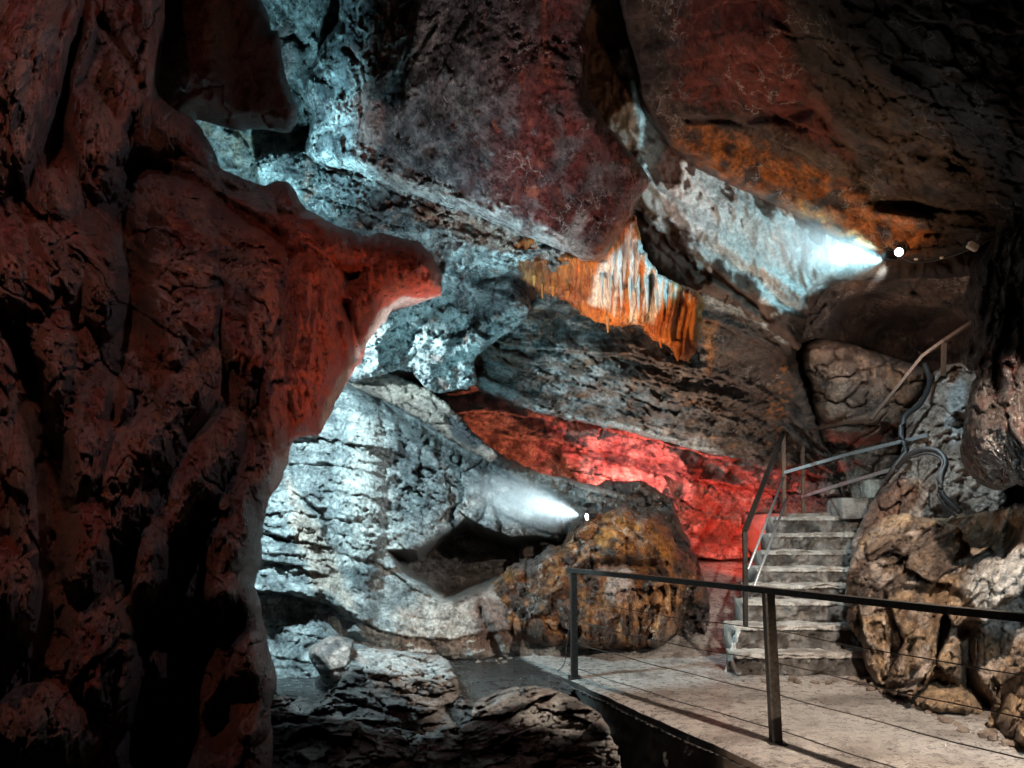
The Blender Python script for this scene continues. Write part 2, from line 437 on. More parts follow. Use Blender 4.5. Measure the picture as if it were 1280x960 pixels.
def rock(name, poly, ctrl, shape, paint, mat, step=2.2, edge=(30, 0.35), jit=3.0, jsc=6.0, thick=0.8, parent=None, back=True):
    poly = clean_poly(poly)
    u0, v0 = poly.min(0) - 3 * step; u1, v1 = poly.max(0) + 3 * step
    gu = np.arange(u0, u1, step); gv = np.arange(v0, v1, step)
    V, U = np.meshgrid(gv, gu, indexing='ij')
    nv, nu = U.shape
    Uf, Vf = U.ravel(), V.ravel()
    base = tps(Uf, Vf, ctrl)
    P = at(Uf, Vf, base)
    pxs = F_PX / max(base.mean(), 1)
    wx = jit * fbm(P * jsc, 4, 3, 0.6); wy = jit * fbm(P * jsc, 4, 13, 0.6)
    sd = poly_sdf(Uf + wx, Vf + wy, poly)
    S = sd.reshape(nv, nu)
    ins = S > 0
    cell = ins[:-1, :-1] | ins[1:, :-1] | ins[:-1, 1:] | ins[1:, 1:]
    gy, gx = np.gradient(S, step)
    gl = np.maximum(np.hypot(gx, gy), 0.5)
    mv = np.where(S < 0, -S, 0)
    U2 = U + np.clip(gx / gl ** 2 * mv, -1.6 * step, 1.6 * step)
    V2 = V + np.clip(gy / gl ** 2 * mv, -1.6 * step, 1.6 * step)
    used = np.zeros((nv, nu), bool)
    used[:-1, :-1] |= cell; used[1:, :-1] |= cell; used[:-1, 1:] |= cell; used[1:, 1:] |= cell
    idx = -np.ones((nv, nu), int); idx[used] = np.arange(used.sum())
    Uc, Vc, sdc = U2[used], V2[used], np.maximum(S[used], 0)
    d = tps(Uc, Vc, ctrl)
    P = at(Uc, Vc, d)
    c = Ctx(Uc, Vc, P, sdc)
    h = shape(c)
    R, E = edge
    t = 1 - np.clip(sdc / R, 0, 1)
    d2 = d + E * (1 - np.sqrt(np.clip(1 - t * t, 0, 1))) - h
    P2 = at(Uc, Vc, d2)
    colr = np.clip(paint(c), 0.002, 0.9)
    a = idx[:-1, :-1][cell]; b = idx[:-1, 1:][cell]; e = idx[1:, 1:][cell]; g = idx[1:, :-1][cell]
    faces = np.stack([a, g, e, b], 1)
    # boundary: carried back into the rock mass and closed
    ed = np.concatenate([faces[:, [0, 1]], faces[:, [1, 2]], faces[:, [2, 3]], faces[:, [3, 0]]])
    key = np.minimum(ed[:, 0], ed[:, 1]) * 10 ** 7 + np.maximum(ed[:, 0], ed[:, 1])
    uq, inv, cnt = np.unique(key, return_inverse=True, return_counts=True)
    bd = ed[cnt[inv] == 1]
    bv = np.unique(bd); mp = -np.ones(len(P2), int); mp[bv] = np.arange(len(bv))
    n0 = len(P2)
    fl = faces.tolist()
    cen_u, cen_v = Uc.mean(), Vc.mean()
    verts = [P2]; cols = [colr]
    prev = bv
    for k, (kk, sh) in enumerate(((0.35, 0.0), (1.0, 0.06))):
        q = at(Uc[bv] + (cen_u - Uc[bv]) * sh, Vc[bv] + (cen_v - Vc[bv]) * sh, d2[bv] + thick * kk)
        q = q + 0.05 * np.stack([fbm(q * 3, 2, 50 + j) for j in range(3)], 1)
        verts.append(q); cols.append(colr[bv])
        base_i = n0 + k * len(bv)
        for x, y in bd:
            px, py = (x, y) if k == 0 else (n0 + (k - 1) * len(bv) + mp[x], n0 + (k - 1) * len(bv) + mp[y])
            fl.append([py, px, base_i + mp[x], base_i + mp[y]])
    apex = n0 + 2 * len(bv)
    verts.append(at(np.array([cen_u]), np.array([cen_v]), np.array([d2.max() + thick * 1.3]))); cols.append(colr[:1])
    b1 = n0 + len(bv)
    for x, y in bd:
        fl.append([b1 + mp[y], b1 + mp[x], apex])
    Vt = np.concatenate(verts)
    org = np.array([P2[:, 0].mean(), P2[:, 1].mean(), P2[:, 2].min()])
    o = new_mesh(name, Vt, fl, mat, parent, org, True, np.concatenate(cols))
    return o


# palette (linear reflectances)
GREY = np.array([0.11, 0.11, 0.11]); DGREY = np.array([0.045, 0.045, 0.048]); PALE = np.array([0.42, 0.42, 0.40])
CREAM = np.array([0.48, 0.38, 0.30]); BROWN = np.array([0.10, 0.060, 0.042]); DBROWN = np.array([0.045, 0.028, 0.022])
OCHRE = np.array([0.36, 0.13, 0.035]); RUST = np.array([0.20, 0.045, 0.022]); MAROON = np.array([0.10, 0.022, 0.018])
CALC = np.array([0.62, 0.62, 0.60])


def base(c, a, b, sc_=2.0, seed=0, lo=-0.25, hi=0.25):
    n = fbm(c.P * sc_, 4, seed, 0.55)
    return mix(np.tile(a, (len(c.P), 1)), b, sstep(lo, hi, n))


exec_order = []

# ================================================================== 1 foreground pillar with its tongue
def sh_pillar(c):
    p = c.P
    h = c.lobes([(235, 330, 50, 130, 4, .50), (128, 352, 32, 68, -8, .42), (120, 178, 36, 72, -14, .46), (72, 240, 32, 50, 0, .34),
                 (70, 325, 52, 70, 20, .38), (18, 330, 32, 60, 10, .32), (25, 110, 44, 130, 12, .44), (160, 100, 30, 60, 8, .34), (90, 60, 26, 70, 16, .30),
                 (190, 90, 24, 110, 0, .30), (318, 370, 38, 140, 2, .36), (392, 420, 42, 140, 4, .44), (345, 480, 26, 80, 0, .34), (235, 490, 36, 66, 25, .36),
                 (180, 570, 40, 86, 35, .38), (250, 600, 36, 92, 28, .40), (305, 640, 32, 96, 20, .44), (110, 560, 28, 90, 10, .32), (35, 620, 22, 110, 0, .32),
                 (110, 690, 34, 74, 0, .40), (20, 740, 34, 64, 0, .36), (130, 820, 54, 95, 0, .40), (190, 700, 22, 74, 12, .40), (288, 735, 32, 36, 0, .30),
                 (316, 860, 30, 66, 0, .36), (60, 910, 66, 56, 0, .40), (275, 192, 90, 26, 32, .40), (425, 300, 80, 36, 16, .46), (368, 248, 26, 20, 20, .40),
                 (510, 338, 60, 44, 0, .40), (220, 410, 26, 60, -6, .44), (150, 470, 20, 60, 8, .28), (70, 440, 24, 60, 4, .28), (160, 640, 30, 60, 30, .34),
                 (290, 300, 30, 60, 10, .34), (450, 400, 36, 60, 20, .34), (215, 150, 40, 40, 0, .30)])
    h += .10 * fbm(p * 1.8, 4, 1) + .035 * fbm(p * np.array([9, 9, 5]), 4, 2, .55)
    h += .05 * (1 - np.abs(fbm(p * np.array([5, 5, 2.2]), 4, 6)) * 4)
    tg = 1 - .85 * c.patch([(250, 195), (330, 225), (440, 285), (570, 290), (570, 385), (480, 400), (450, 480), (395, 560), (360, 540), (370, 420), (350, 300), (270, 240)], 25, 20, 9)
    b, e, r = c.blocks(.36, .06, .03, .05, 4, (1.6, 1, .5), 12, .5); h += b * tg
    b, e, r = c.blocks(.12, .018, .010, .06, 8, (1.5, 1, .7), 10, .6); h += b * tg
    h += (1 - tg) * (.05 * fbm(p * np.array([7, 7, 1.2]), 4, 413, .55) + .012 * fbm(p * np.array([24, 24, 5]), 3, 414))
    h += .03 * (fbm(p * np.array([14, 14, 9]), 3, 12, .6, True) - .3)
    for pts, wd, am in (([(172, 205), (152, 260), (166, 320), (166, 380), (150, 450), (140, 520)], 13, -.45), ([(150, 212), (185, 205), (240, 222), (300, 262), (350, 300)], 8, -.25),
                        ([(20, 420), (40, 500), (60, 570), (72, 640), (65, 720), (62, 800)], 15, -.45), ([(432, 380), (441, 410), (446, 446)], 6, -.35),
                        ([(215, 760), (240, 700), (255, 640)], 10, -.32), ([(225, 790), (240, 850), (215, 930), (200, 990)], 36, -.70),
                        ([(180, 770), (178, 860), (172, 950)], 10, -.4), ([(265, 790), (290, 770)], 20, -.4), ([(265, 930), (290, 870)], 20, -.35),
                        ([(60, 210), (75, 150), (85, 90), (104, 20), (110, -40)], 9, -.3), ([(125, 20), (150, 60), (175, 110)], 7, -.2)):
        h += c.line(pts, wd, am)
    return h


def pa_pillar(c):
    p = c.P
    k = base(c, np.array([.10, .042, .034]), np.array([.21, .085, .065]), 4, 1)
    k = mix(k, np.array([.16, .016, .009]), sstep(-.05, .3, fbm(p * 4, 5, 9, .6)) * .75)
    k = mix(k, np.array([.15, .12, .12]), sstep(.1, .4, fbm(p * 3, 5, 29, .6)) * .6)
    k = mix(k, np.array([.34, .05, .018]), c.patch([(300, 250), (430, 290), (560, 300), (560, 380), (470, 400), (440, 480), (390, 550), (350, 520), (370, 400)], 40, 40, 1))
    k = mix(k, np.array([.20, .19, .19]), c.patch([(235, 195), (265, 205), (330, 235), (360, 262), (330, 265), (270, 232)], 10, 14, 2) * .8)
    k = mix(k, PALE * .9, c.patch([(478, 388), (500, 374), (552, 366), (552, 380), (500, 384), (452, 440), (400, 535), (410, 500), (445, 430)], 3, 12, 3))
    k = mix(k, PALE * .7, c.patch([(375, 545), (360, 580), (335, 620), (320, 625), (330, 600), (355, 565)], 3, 12, 4) * .7)
    return mix(k, np.array([.30, .09, .03]), sstep(.25, .45, fbm(p * 11, 3, 19)) * .5)


pillar = rock('foreground_rock_pillar',
    [(-80, -80), (60, -80), (205, -80), (208, 0), (196, 60), (190, 110), (215, 135), (240, 147), (262, 184), (272, 210), (311, 226), (330, 234), (349, 225), (364, 232),
     (379, 259), (397, 268), (431, 289), (456, 297), (475, 290), (497, 296), (524, 304), (540, 317), (550, 337), (552, 367), (540, 374), (503, 375),
     (490, 383), (471, 409), (456, 433), (450, 452), (441, 460), (434, 477), (415, 511), (403, 538), (397, 548), (375, 545), (366, 552), (359, 575),
     (349, 600), (335, 626), (328, 660), (324, 705), (316, 727), (326, 750), (331, 790), (341, 825), (344, 855), (338, 892), (342, 925), (335, 1040), (-80, 1040)],
    [(0, 0, 2.9), (0, 480, 2.7), (0, 950, 2.5), (200, 0, 3.9), (200, 480, 3.4), (180, 900, 3.1), (330, 700, 3.7), (330, 900, 3.5), (270, 205, 4.7),
     (400, 280, 4.7), (540, 345, 5.0), (400, 520, 4.3), (350, 350, 4.2), (450, 400, 4.8)], sh_pillar, pa_pillar, M_PILLAR, 1.7, (34, .45), 3.0, 9)
tag(pillar, 'dark reddish fluted rock pillar filling the left side with an overhanging tongue of rock', 'rock pillar')


# ================================================================== 2 curtain fin above it
def sh_fin(c):
    h = .10 * fbm(c.P * np.array([2.5, 2.5, .7]), 4, 3) + .04 * fbm(c.P * np.array([12, 12, 1.6]), 4, 5, .6) + .02 * fbm(c.P * 16, 3, 6) + c.blocks(.4, .05, .02, .04, 7, (1.5, 1, .6), 5, .5)[0]
    h += c.lump(240, 70, 60, 120, 0, .2) + c.line([(258, -40), (262, 40), (268, 120)], 10, .06) + c.line([(330, 60), (352, 140)], 9, -.05)
    return h


def pa_fin(c):
    k = base(c, np.array([.10, .028, .018]), np.array([.17, .05, .028]), 3, 2)
    k = mix(k, np.array([.30, .11, .04]), c.patch([(220, -80), (300, -80), (300, 20), (280, 60), (250, 50), (225, 10)], 40, 30, 1) * .8)
    k = mix(k, PALE, c.patch([(318, -20), (340, -20), (350, 60), (342, 50), (332, 20)], 3, 6, 2))
    return k


fin = rock('hanging_rock_curtain',
    [(120, -80), (322, -80), (323, 0), (334, 19), (339, 41), (349, 41), (352, 71), (360, 105), (371, 133), (370, 153), (363, 167), (347, 165), (322, 160), (300, 164),
     (270, 155), (240, 148), (225, 180), (130, 190)],
    [(150, 0, 5.2), (340, 0, 5.7), (250, 0, 5.2), (250, 150, 5.6), (370, 150, 6.1), (150, 180, 5.3)], sh_fin, pa_fin, M_PILLAR, 2.4, (26, .5), 2.5, 9)
tag(fin, 'smooth dark red-brown rock curtain hanging at the top left behind the pillar', 'rock curtain')


# ================================================================== 3 far wall, upper left
def sh_far(c):
    p = c.P
    h = .22 * fbm(p * 1.1, 4, 31)
    b, e, r = c.blocks(.55, .16, .05, .05, 33, (1.2, 1, .8), -30, .5); h += b
    b, e, r = c.blocks(.16, .03, .02, .08, 34, (1, 1, 1), 0, .6); h += b
    c.v = c.veins(1.5, .05, .6, 301); h += .07 * c.v
    h += .12 * np.maximum(0, fbm(p * 7, 4, 35, .6)) * c.patch([(235, 140), (370, 150), (365, 225), (300, 225)], 12, 12)
    return h


def pa_far(c):
    p = c.P
    k = base(c, np.array([.06, .06, .06]), np.array([.15, .145, .14]), 5, 3)
    k = mix(k, CREAM, c.patch([(235, 140), (370, 150), (365, 225), (300, 225)], 8, 20) * sstep(-.2, .2, fbm(p * 6, 3, 36)))
    k = mix(k, CALC, c.v * .8)
    return k


o = rock('upper_left_back_wall', [(190, -80), (560, -80), (560, 330), (400, 340), (190, 330)],
    [(200, 0, 9.6), (480, 0, 9.4), (200, 300, 9.6), (500, 300, 9.6), (330, 120, 10.2)], sh_far, pa_far, M_WET, 2.4, (30, .4))
tag(o, 'jagged grey-teal rock wall seen between the red curtain and the hanging rock mass', 'rock wall')


# ================================================================== 4 hanging central mass
def sh_hang(c):
    p = c.P
    left = sstep(620, 500, c.U)
    h = .16 * fbm(p * .9, 4, 41) + .05 * fbm(p * np.array([4, 4, 2.4]), 4, 42, .6)
    b, e, r = c.blocks(.5, .08, .06, .05, 43, (1.3, 1, .7), 8, .5); h += b * (.15 + .6 * left)
    b, e, r = c.blocks(.17, .035, .02, .07, 44, (1.4, 1, .8), 0, .6); h += b * (.25 + .6 * left)
    h += .05 * fbm(p * np.array([9, 9, 1.6]), 4, 410, .6) + .018 * fbm(p * 22, 3, 411, .6)
    h -= .05 * sstep(.3, .5, fbm(p * 5, 3, 48))
    h += .014 * fbm(p * 16, 3, 45)
    c.v = c.veins(1.7, .035, .6, 311, (1, 1, .7)) * sstep(600, 470, c.U + .3 * (c.V - 100)); h += .05 * c.v
    c.vb = c.veins(4.5, .07, .6, 315) * c.patch([(370, 190), (440, 180), (520, 215), (640, 255), (770, 330), (700, 350), (500, 280)], 6, 8, 3)
    h += .05 * c.vb + .05 * fbm(p * 9, 3, 316, .6, True) * sstep(30, 0, c.sd)
    for a in ((545, 165, 22, 24, 0, .12), (560, 205, 24, 26, 0, .14), (538, 207, 14, 20, 0, .12), (475, 95, 16, 34, 0, .14), (500, 140, 16, 24, 0, .1), (700, 180, 60, 130, 0, .2),
              (600, 120, 70, 110, 0, .12), (735, 250, 40, 40, 0, .1)):
        h += c.lump(*a)
    for pts, wd, am in (([(437, 195), (500, 225), (600, 262), (700, 305)], 5, .10), ([(458, -20), (482, 20), (470, 60), (465, 110)], 4, -.12),
                        ([(545, 30), (515, 70), (500, 110), (498, 170)], 3, -.10), ([(432, 60), (452, 80), (455, 100)], 3, -.1),
                        ([(450, 100), (448, 160), (445, 205)], 3, -.08), ([(448, 178), (500, 205), (560, 232)], 3, -.05), ([(760, 160), (770, 220), (740, 290)], 10, -.05)):
        h += c.line(pts, wd, am)
    return h


def pa_hang(c):
    p = c.P
    k = base(c, np.array([.045, .045, .05]), np.array([.17, .17, .175]), 5, 4)
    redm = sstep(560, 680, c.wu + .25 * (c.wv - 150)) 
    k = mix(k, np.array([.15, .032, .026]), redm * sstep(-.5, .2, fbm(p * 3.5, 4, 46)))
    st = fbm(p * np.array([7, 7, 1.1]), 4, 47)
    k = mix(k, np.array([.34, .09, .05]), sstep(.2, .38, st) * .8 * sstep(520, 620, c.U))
    k = mix(k, np.array([.36, .36, .38]), sstep(.30, .42, fbm(p * 9, 4, 412, .65)) * .5)
    k = mix(k, np.array([.03, .022, .02]), sstep(.15, .4, fbm(p * np.array([4, 4, 1.5]), 3, 49)) * .6)
    k = mix(k, np.array([.22, .09, .065]), c.patch([(440, 60), (482, 40), (478, 170), (450, 215), (440, 150)], 8, 16, 2) * .6)
    k = mix(k, PALE, c.patch([(400, 190), (440, 196), (520, 225), (620, 262), (730, 305), (760, 330), (700, 325), (600, 285), (500, 250), (420, 222)], 4, 14, 3) * (.25 + .75 * sstep(-.1, .1, fbm(p * 8, 4, 317))))
    k = mix(k, CALC, np.maximum(c.v, c.vb) * .8)
    k = mix(k, PALE, c.patch([(700, 300), (722, 262), (735, 265), (728, 290), (712, 306)], 4, 8, 5) * .7)
    k = mix(k, np.array([.36, .10, .03]), c.patch([(740, 330), (768, 280), (800, 250), (795, 280), (760, 335)], 6, 10, 4))
    return k


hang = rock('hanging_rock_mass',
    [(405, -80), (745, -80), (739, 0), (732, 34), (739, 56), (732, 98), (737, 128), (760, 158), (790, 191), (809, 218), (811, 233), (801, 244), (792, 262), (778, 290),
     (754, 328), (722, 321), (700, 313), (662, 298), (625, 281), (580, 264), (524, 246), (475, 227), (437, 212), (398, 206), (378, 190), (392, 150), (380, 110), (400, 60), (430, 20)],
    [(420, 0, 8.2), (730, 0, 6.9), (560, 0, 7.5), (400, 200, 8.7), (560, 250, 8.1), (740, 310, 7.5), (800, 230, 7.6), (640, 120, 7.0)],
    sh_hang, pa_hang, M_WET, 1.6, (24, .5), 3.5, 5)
tag(hang, 'huge grey to maroon rock mass hanging from the ceiling in the top centre', 'hanging rock')


# ================================================================== 5 bedded ledge and teal rubble below it
def sh_rub(c):
    p = c.P
    h = .18 * fbm(p * 1.3, 4, 51) + .10 * (fbm(p * 3.2, 4, 52, .6, True) - .3) + .05 * fbm(p * 10, 4, 53, .6)
    b, e, r = c.blocks(.42, .22, .04, .04, 55, (1, 1, 1), 20, .6); h += b
    b, e, r = c.blocks(.11, .03, .015, .06, 56, (1, 1, 1), 0, .6); h += b
    c.v = np.maximum(c.veins(2.2, .05, .9, 321, (1, 1, .8)), c.veins(3.4, .06, .9, 421, (1.2, 1, .7)) * .8); h += .10 * c.v
    h += c.strata(24, .16, .16, .5, 54) * c.patch([(330, 180), (540, 230), (720, 310), (640, 330), (520, 290), (400, 290)], 10, 4)
    for pts, wd, am in (([(560, 345), (600, 365), (640, 380), (662, 390)], 7, .2), ([(450, 445), (490, 395), (530, 350), (560, 320)], 14, .12),
                        ([(570, 420), (610, 380), (650, 350)], 10, -.2), ([(600, 350), (640, 345), (660, 365)], 9, -.35), ([(500, 440), (530, 400), (560, 360)], 5, -.1)):
        h += c.line(pts, wd, am)
    return h


def pa_rub(c):
    p = c.P
    k = base(c, np.array([.11, .11, .11]), np.array([.32, .32, .31]), 6, 5, -.15, .15)
    k = mix(k, CALC, c.v)
    k = mix(k, np.array([.06, .058, .06]), c.patch([(330, 180), (420, 215), (540, 262), (560, 290), (520, 292), (400, 290)], 6, 8, 1) * .9)
    k = mix(k, np.array([.28, .12, .08]), sstep(.15, .35, fbm(p * 4, 4, 56)) * .7)
    k = mix(k, np.array([.35, .14, .07]), c.patch([(520, 255), (600, 270), (660, 300), (650, 318), (560, 290), (520, 275)], 5, 8, 2) * .6)
    k = mix(k, np.array([.07, .05, .05]), c.patch([(575, 345), (660, 345), (650, 375), (600, 410), (570, 385)], 6, 10, 3) * .7)
    return k


rub = rock('fractured_ledge',
    [(310, 190), (400, 190), (520, 225), (640, 275), (740, 320), (700, 345), (660, 350), (664, 392), (645, 410), (612, 432), (590, 448), (600, 478), (560, 492), (530, 486), (512, 462), (475, 468), (435, 480),
     (400, 440), (420, 300), (340, 262)],
    [(330, 200, 9.3), (430, 280, 9.1), (540, 250, 8.9), (700, 325, 8.6), (450, 460, 9.4), (560, 470, 9.8), (660, 400, 9.4), (560, 340, 9.1), (620, 320, 9.0)],
    sh_rub, pa_rub, M_WET, 1.6, (18, .3), 5, 5)
tag(rub, 'jagged teal-lit ledge of broken calcite rock between the hanging mass and the tongue', 'rock ledge')


# ================================================================== 6 orange flowstone drapery
def sh_flow(c):
    p = c.P
    x = p[:, 0] + .06 * fbm(p * np.array([2, 2, 2.]), 3, 61)
    fl = fbm(np.stack([x * 7, p[:, 1] * .3, p[:, 2] * .5], 1), 3, 62, .6)
    h = .16 * fbm(p * 1.2, 2, 63) + .14 * (1 - np.abs(fl) * 2.6) + .03 * fbm(np.stack([x * 26, p[:, 1] * .3, p[:, 2] * 1.1], 1), 2, 64)
    h += .012 * fbm(p * 16, 3, 65)
    h += c.lump(845, 400, 32, 70, 0, .18) + c.lump(700, 345, 45, 30, 0, .1) + c.line([(790, 280), (815, 330), (860, 365)], 12, .16)
    h += c.line([(812, 350), (808, 420)], 6, -.12) + c.line([(655, 330), (700, 320), (750, 330)], 4, .06)
    return h


def pa_flow(c):
    p = c.P
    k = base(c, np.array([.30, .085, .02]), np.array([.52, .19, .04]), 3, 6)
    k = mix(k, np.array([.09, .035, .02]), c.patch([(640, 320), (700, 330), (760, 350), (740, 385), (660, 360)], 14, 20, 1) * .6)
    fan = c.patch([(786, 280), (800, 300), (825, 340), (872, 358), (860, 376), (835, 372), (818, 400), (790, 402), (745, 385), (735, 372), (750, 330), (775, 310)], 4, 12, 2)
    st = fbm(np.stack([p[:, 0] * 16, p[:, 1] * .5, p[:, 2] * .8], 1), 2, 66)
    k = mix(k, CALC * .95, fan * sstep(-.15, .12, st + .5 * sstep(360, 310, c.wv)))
    k = mix(k, np.array([.14, .055, .025]), sstep(.2, .4, fbm(p * np.array([9, 9, 2]), 3, 67)) * .6)
    return k


flow_root = bpy.data.objects.new('flowstone_drapery', None); col.objects.link(flow_root)
tag(flow_root, 'glowing orange flowstone drapery with a white calcite fan and hanging tips', 'flowstone')
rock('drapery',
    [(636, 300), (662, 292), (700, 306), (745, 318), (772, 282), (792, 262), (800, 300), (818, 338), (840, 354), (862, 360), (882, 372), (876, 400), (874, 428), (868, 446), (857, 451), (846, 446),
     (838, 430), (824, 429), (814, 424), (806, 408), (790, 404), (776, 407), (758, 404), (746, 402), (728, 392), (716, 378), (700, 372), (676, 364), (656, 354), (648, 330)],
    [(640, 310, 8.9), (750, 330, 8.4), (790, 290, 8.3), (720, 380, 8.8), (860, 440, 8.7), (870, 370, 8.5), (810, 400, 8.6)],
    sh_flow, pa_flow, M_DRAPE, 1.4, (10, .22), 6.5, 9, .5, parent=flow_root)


def cone_tip(u, v, d, length, rad, cols, parent, mat, name='stalactite', seed=0):
    r = random.Random(seed)
    n = 9; vs = []; fs = []; cc = []
    top = at(u, v, d)
    segs = 6
    for i in range(segs + 1):
        t = i / segs
        z = top[2] + rad * 1.2 - t * length
        rr = rad * (1 - t) ** 0.75 * (1 + .15 * math.sin(t * 9 + seed)) + .004
        for k in range(n):
            a = 2 * math.pi * k / n
            vs.append((top[0] + rr * math.cos(a) * (1 + .2 * math.sin(k * 2.1 + seed)), top[1] + rr * math.sin(a), z)); cc.append(cols)
    for i in range(segs):
        for k in range(n):
            a, b = i * n + k, i * n + (k + 1) % n
            fs.append([a, a + n, b + n, b])
    fs.append([segs * n + k for k in range(n)][::-1]); fs.append(list(range(n)))
    o = new_mesh(name, vs, fs, mat, parent, None, True, np.array(cc))
    return o


rs = random.Random(5)
for i, (u, v, L, r_, c_) in enumerate([(664, 352, .10, .02, 0), (678, 360, .12, .022, 0), (694, 366, .10, .02, 0), (708, 372, .13, .025, 0), (722, 384, .12, .024, 0), (734, 392, .14, .026, 0),
        (746, 398, .12, .022, 0), (757, 400, .16, .028, 1), (768, 402, .12, .02, 0), (780, 402, .16, .026, 1), (792, 402, .14, .022, 1), (803, 404, .18, .026, 1), (822, 424, .12, .03, 0),
        (834, 426, .12, .03, 0), (848, 440, .14, .04, 0), (858, 444, .12, .04, 0), (868, 438, .14, .03, 0), (752, 345, .36, .022, 2), (762, 335, .42, .02, 2), (775, 325, .5, .022, 2), (786, 330, .5, .02, 2), (797, 345, .45, .02, 2),
        (808, 352, .36, .02, 2), (820, 360, .28, .02, 2), (832, 362, .22, .018, 2)]):
    if c_ < 2:
        if rs.random() < .4: continue
        L *= rs.uniform(.4, 1.5); r_ *= rs.uniform(.6, 1.6); v -= 4; u += rs.uniform(-4, 4)
    cone_tip(u, v, 8.33 if c_ == 2 else 8.55, L, r_, [(.46, .16, .035), (.5, .26, .12), (.6, .6, .57)][c_], flow_root, M_DRAPE, seed=i)


# ================================================================== 7 great slanting slab
SLP = [(560, 400, .35), (700, 350, 0), (880, 372, 0), (990, 430, 0), (1040, 560, .3), (640, 420, .3), (760, 440, .4), (860, 490, .55), (960, 540, .7), (1040, 600, .8), (600, 475, 1), (740, 528, 1), (865, 562, 1), (995, 592, 1)]


def sh_slab(c):
    p = c.P
    low = c.patch([(560, 380), (700, 400), (860, 450), (990, 520), (1070, 620), (900, 620), (560, 500)], 30, 20)
    h = .16 * fbm(p * .8, 3, 71)
    h += c.layers(SLP, 7, .20, .4, 72, .8, .8) * (.4 + .6 * low) + c.layers(SLP, 22, .09, .9, 73, .9, 1.2) * (.2 + .8 * low)
    b, e, r = c.blocks(.24, .12, .03, .05, 74, (.6, 1, 1.7), 27, .7); h += b * (.2 + .8 * low)
    h += .07 * fbm(p * 7, 4, 76, .6, True) * (.15 + .8 * low) + .02 * fbm(p * 18, 3, 75)
    for pts, wd, am in (([(880, 362), (930, 385), (985, 425)], 7, .15), ([(990, 440), (1000, 500), (1020, 560)], 12, -.2), ([(600, 470), (700, 520), (830, 550), (930, 585)], 5, .15)):
        h += c.line(pts, wd, am)
    return h


def pa_slab(c):
    p = c.P
    k = base(c, np.array([.060, .040, .032]), np.array([.17, .115, .09]), 5, 7)
    k = mix(k, np.array([.28, .13, .06]), sstep(.1, .35, fbm(p * np.array([3, 3, 9]), 4, 77, .6)) * .6)
    k = mix(k, np.array([.36, .37, .37]), c.patch([(560, 390), (640, 370), (760, 400), (740, 440), (800, 500), (900, 545), (820, 545), (680, 510), (600, 470)], 30, 50, 1) * .6 * sstep(-.15, .2, fbm(p * np.array([3, 3, 8]), 4, 771)))
    k = mix(k, np.array([.075, .05, .042]), c.patch([(870, 370), (990, 430), (1000, 520), (960, 540), (880, 470)], 14, 20, 2) * .7)
    k = mix(k, CALC * .8, c.patch([(876, 358), (925, 376), (990, 418), (990, 432), (930, 398), (880, 376)], 3, 7, 3))
    k = mix(k, CALC * .8, c.patch([(600, 470), (700, 515), (860, 550), (960, 585), (960, 592), (840, 562), (690, 530), (600, 482)], 3, 8, 5) * .8)
    drip = sstep(.05, .3, fbm(p * np.array([12, 12, .9]), 3, 78))
    k = mix(k, np.array([.42, .15, .04]), c.patch([(880, 400), (898, 400), (890, 465), (880, 465)], 5, 8, 6) * .7)
    k = mix(k, np.array([.42, .15, .04]), c.patch([(972, 450), (992, 450), (990, 500), (975, 550), (960, 520)], 8, 12, 7) * drip)
    return k


slab = rock('slanting_ceiling_slab',
    [(540, 380), (640, 340), (700, 330), (800, 345), (882, 362), (930, 382), (960, 401), (990, 420), (993, 440), (1000, 470), (1012, 505), (1026, 545), (1060, 595), (1075, 640), (1030, 600),
     (995, 588), (960, 588), (924, 574), (865, 562), (812, 545), (737, 530), (662, 514), (604, 490), (570, 460), (545, 430)],
    [(560, 400, 10.6), (700, 340, 10.4), (880, 370, 9.6), (990, 430, 9.9), (1050, 600, 12.3), (1000, 560, 11.8), (900, 570, 11.4), (740, 525, 11.5), (600, 480, 11.2), (850, 470, 10.1)],
    sh_slab, pa_slab, M_ROUGH, 1.6, (14, .35), 4, 6)
tag(slab, 'great rough brown bedded slab slanting down to the right above the red wall', 'rock slab')


# ================================================================== 8 teal slope right of the hanging mass
def sh_teal(c):
    p = c.P
    low = c.patch([(700, 200), (800, 262), (860, 300), (930, 350), (1000, 400), (1000, 460), (850, 400), (760, 330)], 8, 10, 9)
    c.low = low
    h = .20 * fbm(p * .8, 3, 81) + (c.strata(38, .45, .22, .35, 82, .5) + c.strata(36, .13, .05, .8, 83)) * low
    q = p + .22 * np.stack([fbm(p * 1.5, 3, 801 + k) for k in range(3)], 1)
    x = q[:, 0] * .94 + q[:, 2] * .34; z = -q[:, 0] * .34 + q[:, 2] * .94
    c.rip = fbm(np.stack([x * 3.0, q[:, 1], z * 1.0], 1), 4, 84, .55)
    h += (.09 * (1 - 2.6 * np.abs(c.rip)) + .025 * (1 - 2 * np.abs(fbm(np.stack([x * 9, q[:, 1], z * 3.2], 1), 3, 87)))) * (1 - .6 * low)
    h += .03 * fbm(p * 9, 4, 85, .6) + .012 * fbm(p * 24, 2, 89)
    for pts, wd, am in (([(800, 262), (850, 310), (905, 352), (960, 395)], 8, -.22), ([(880, 215), (960, 260), (1040, 296)], 14, -.1),
                        ([(1000, 440), (1000, 400), (1020, 360), (1060, 340)], 8, -.2), ([(815, 230), (860, 270), (940, 330), (1000, 370)], 12, .14)):
        h += c.line(pts, wd, am)
    return h


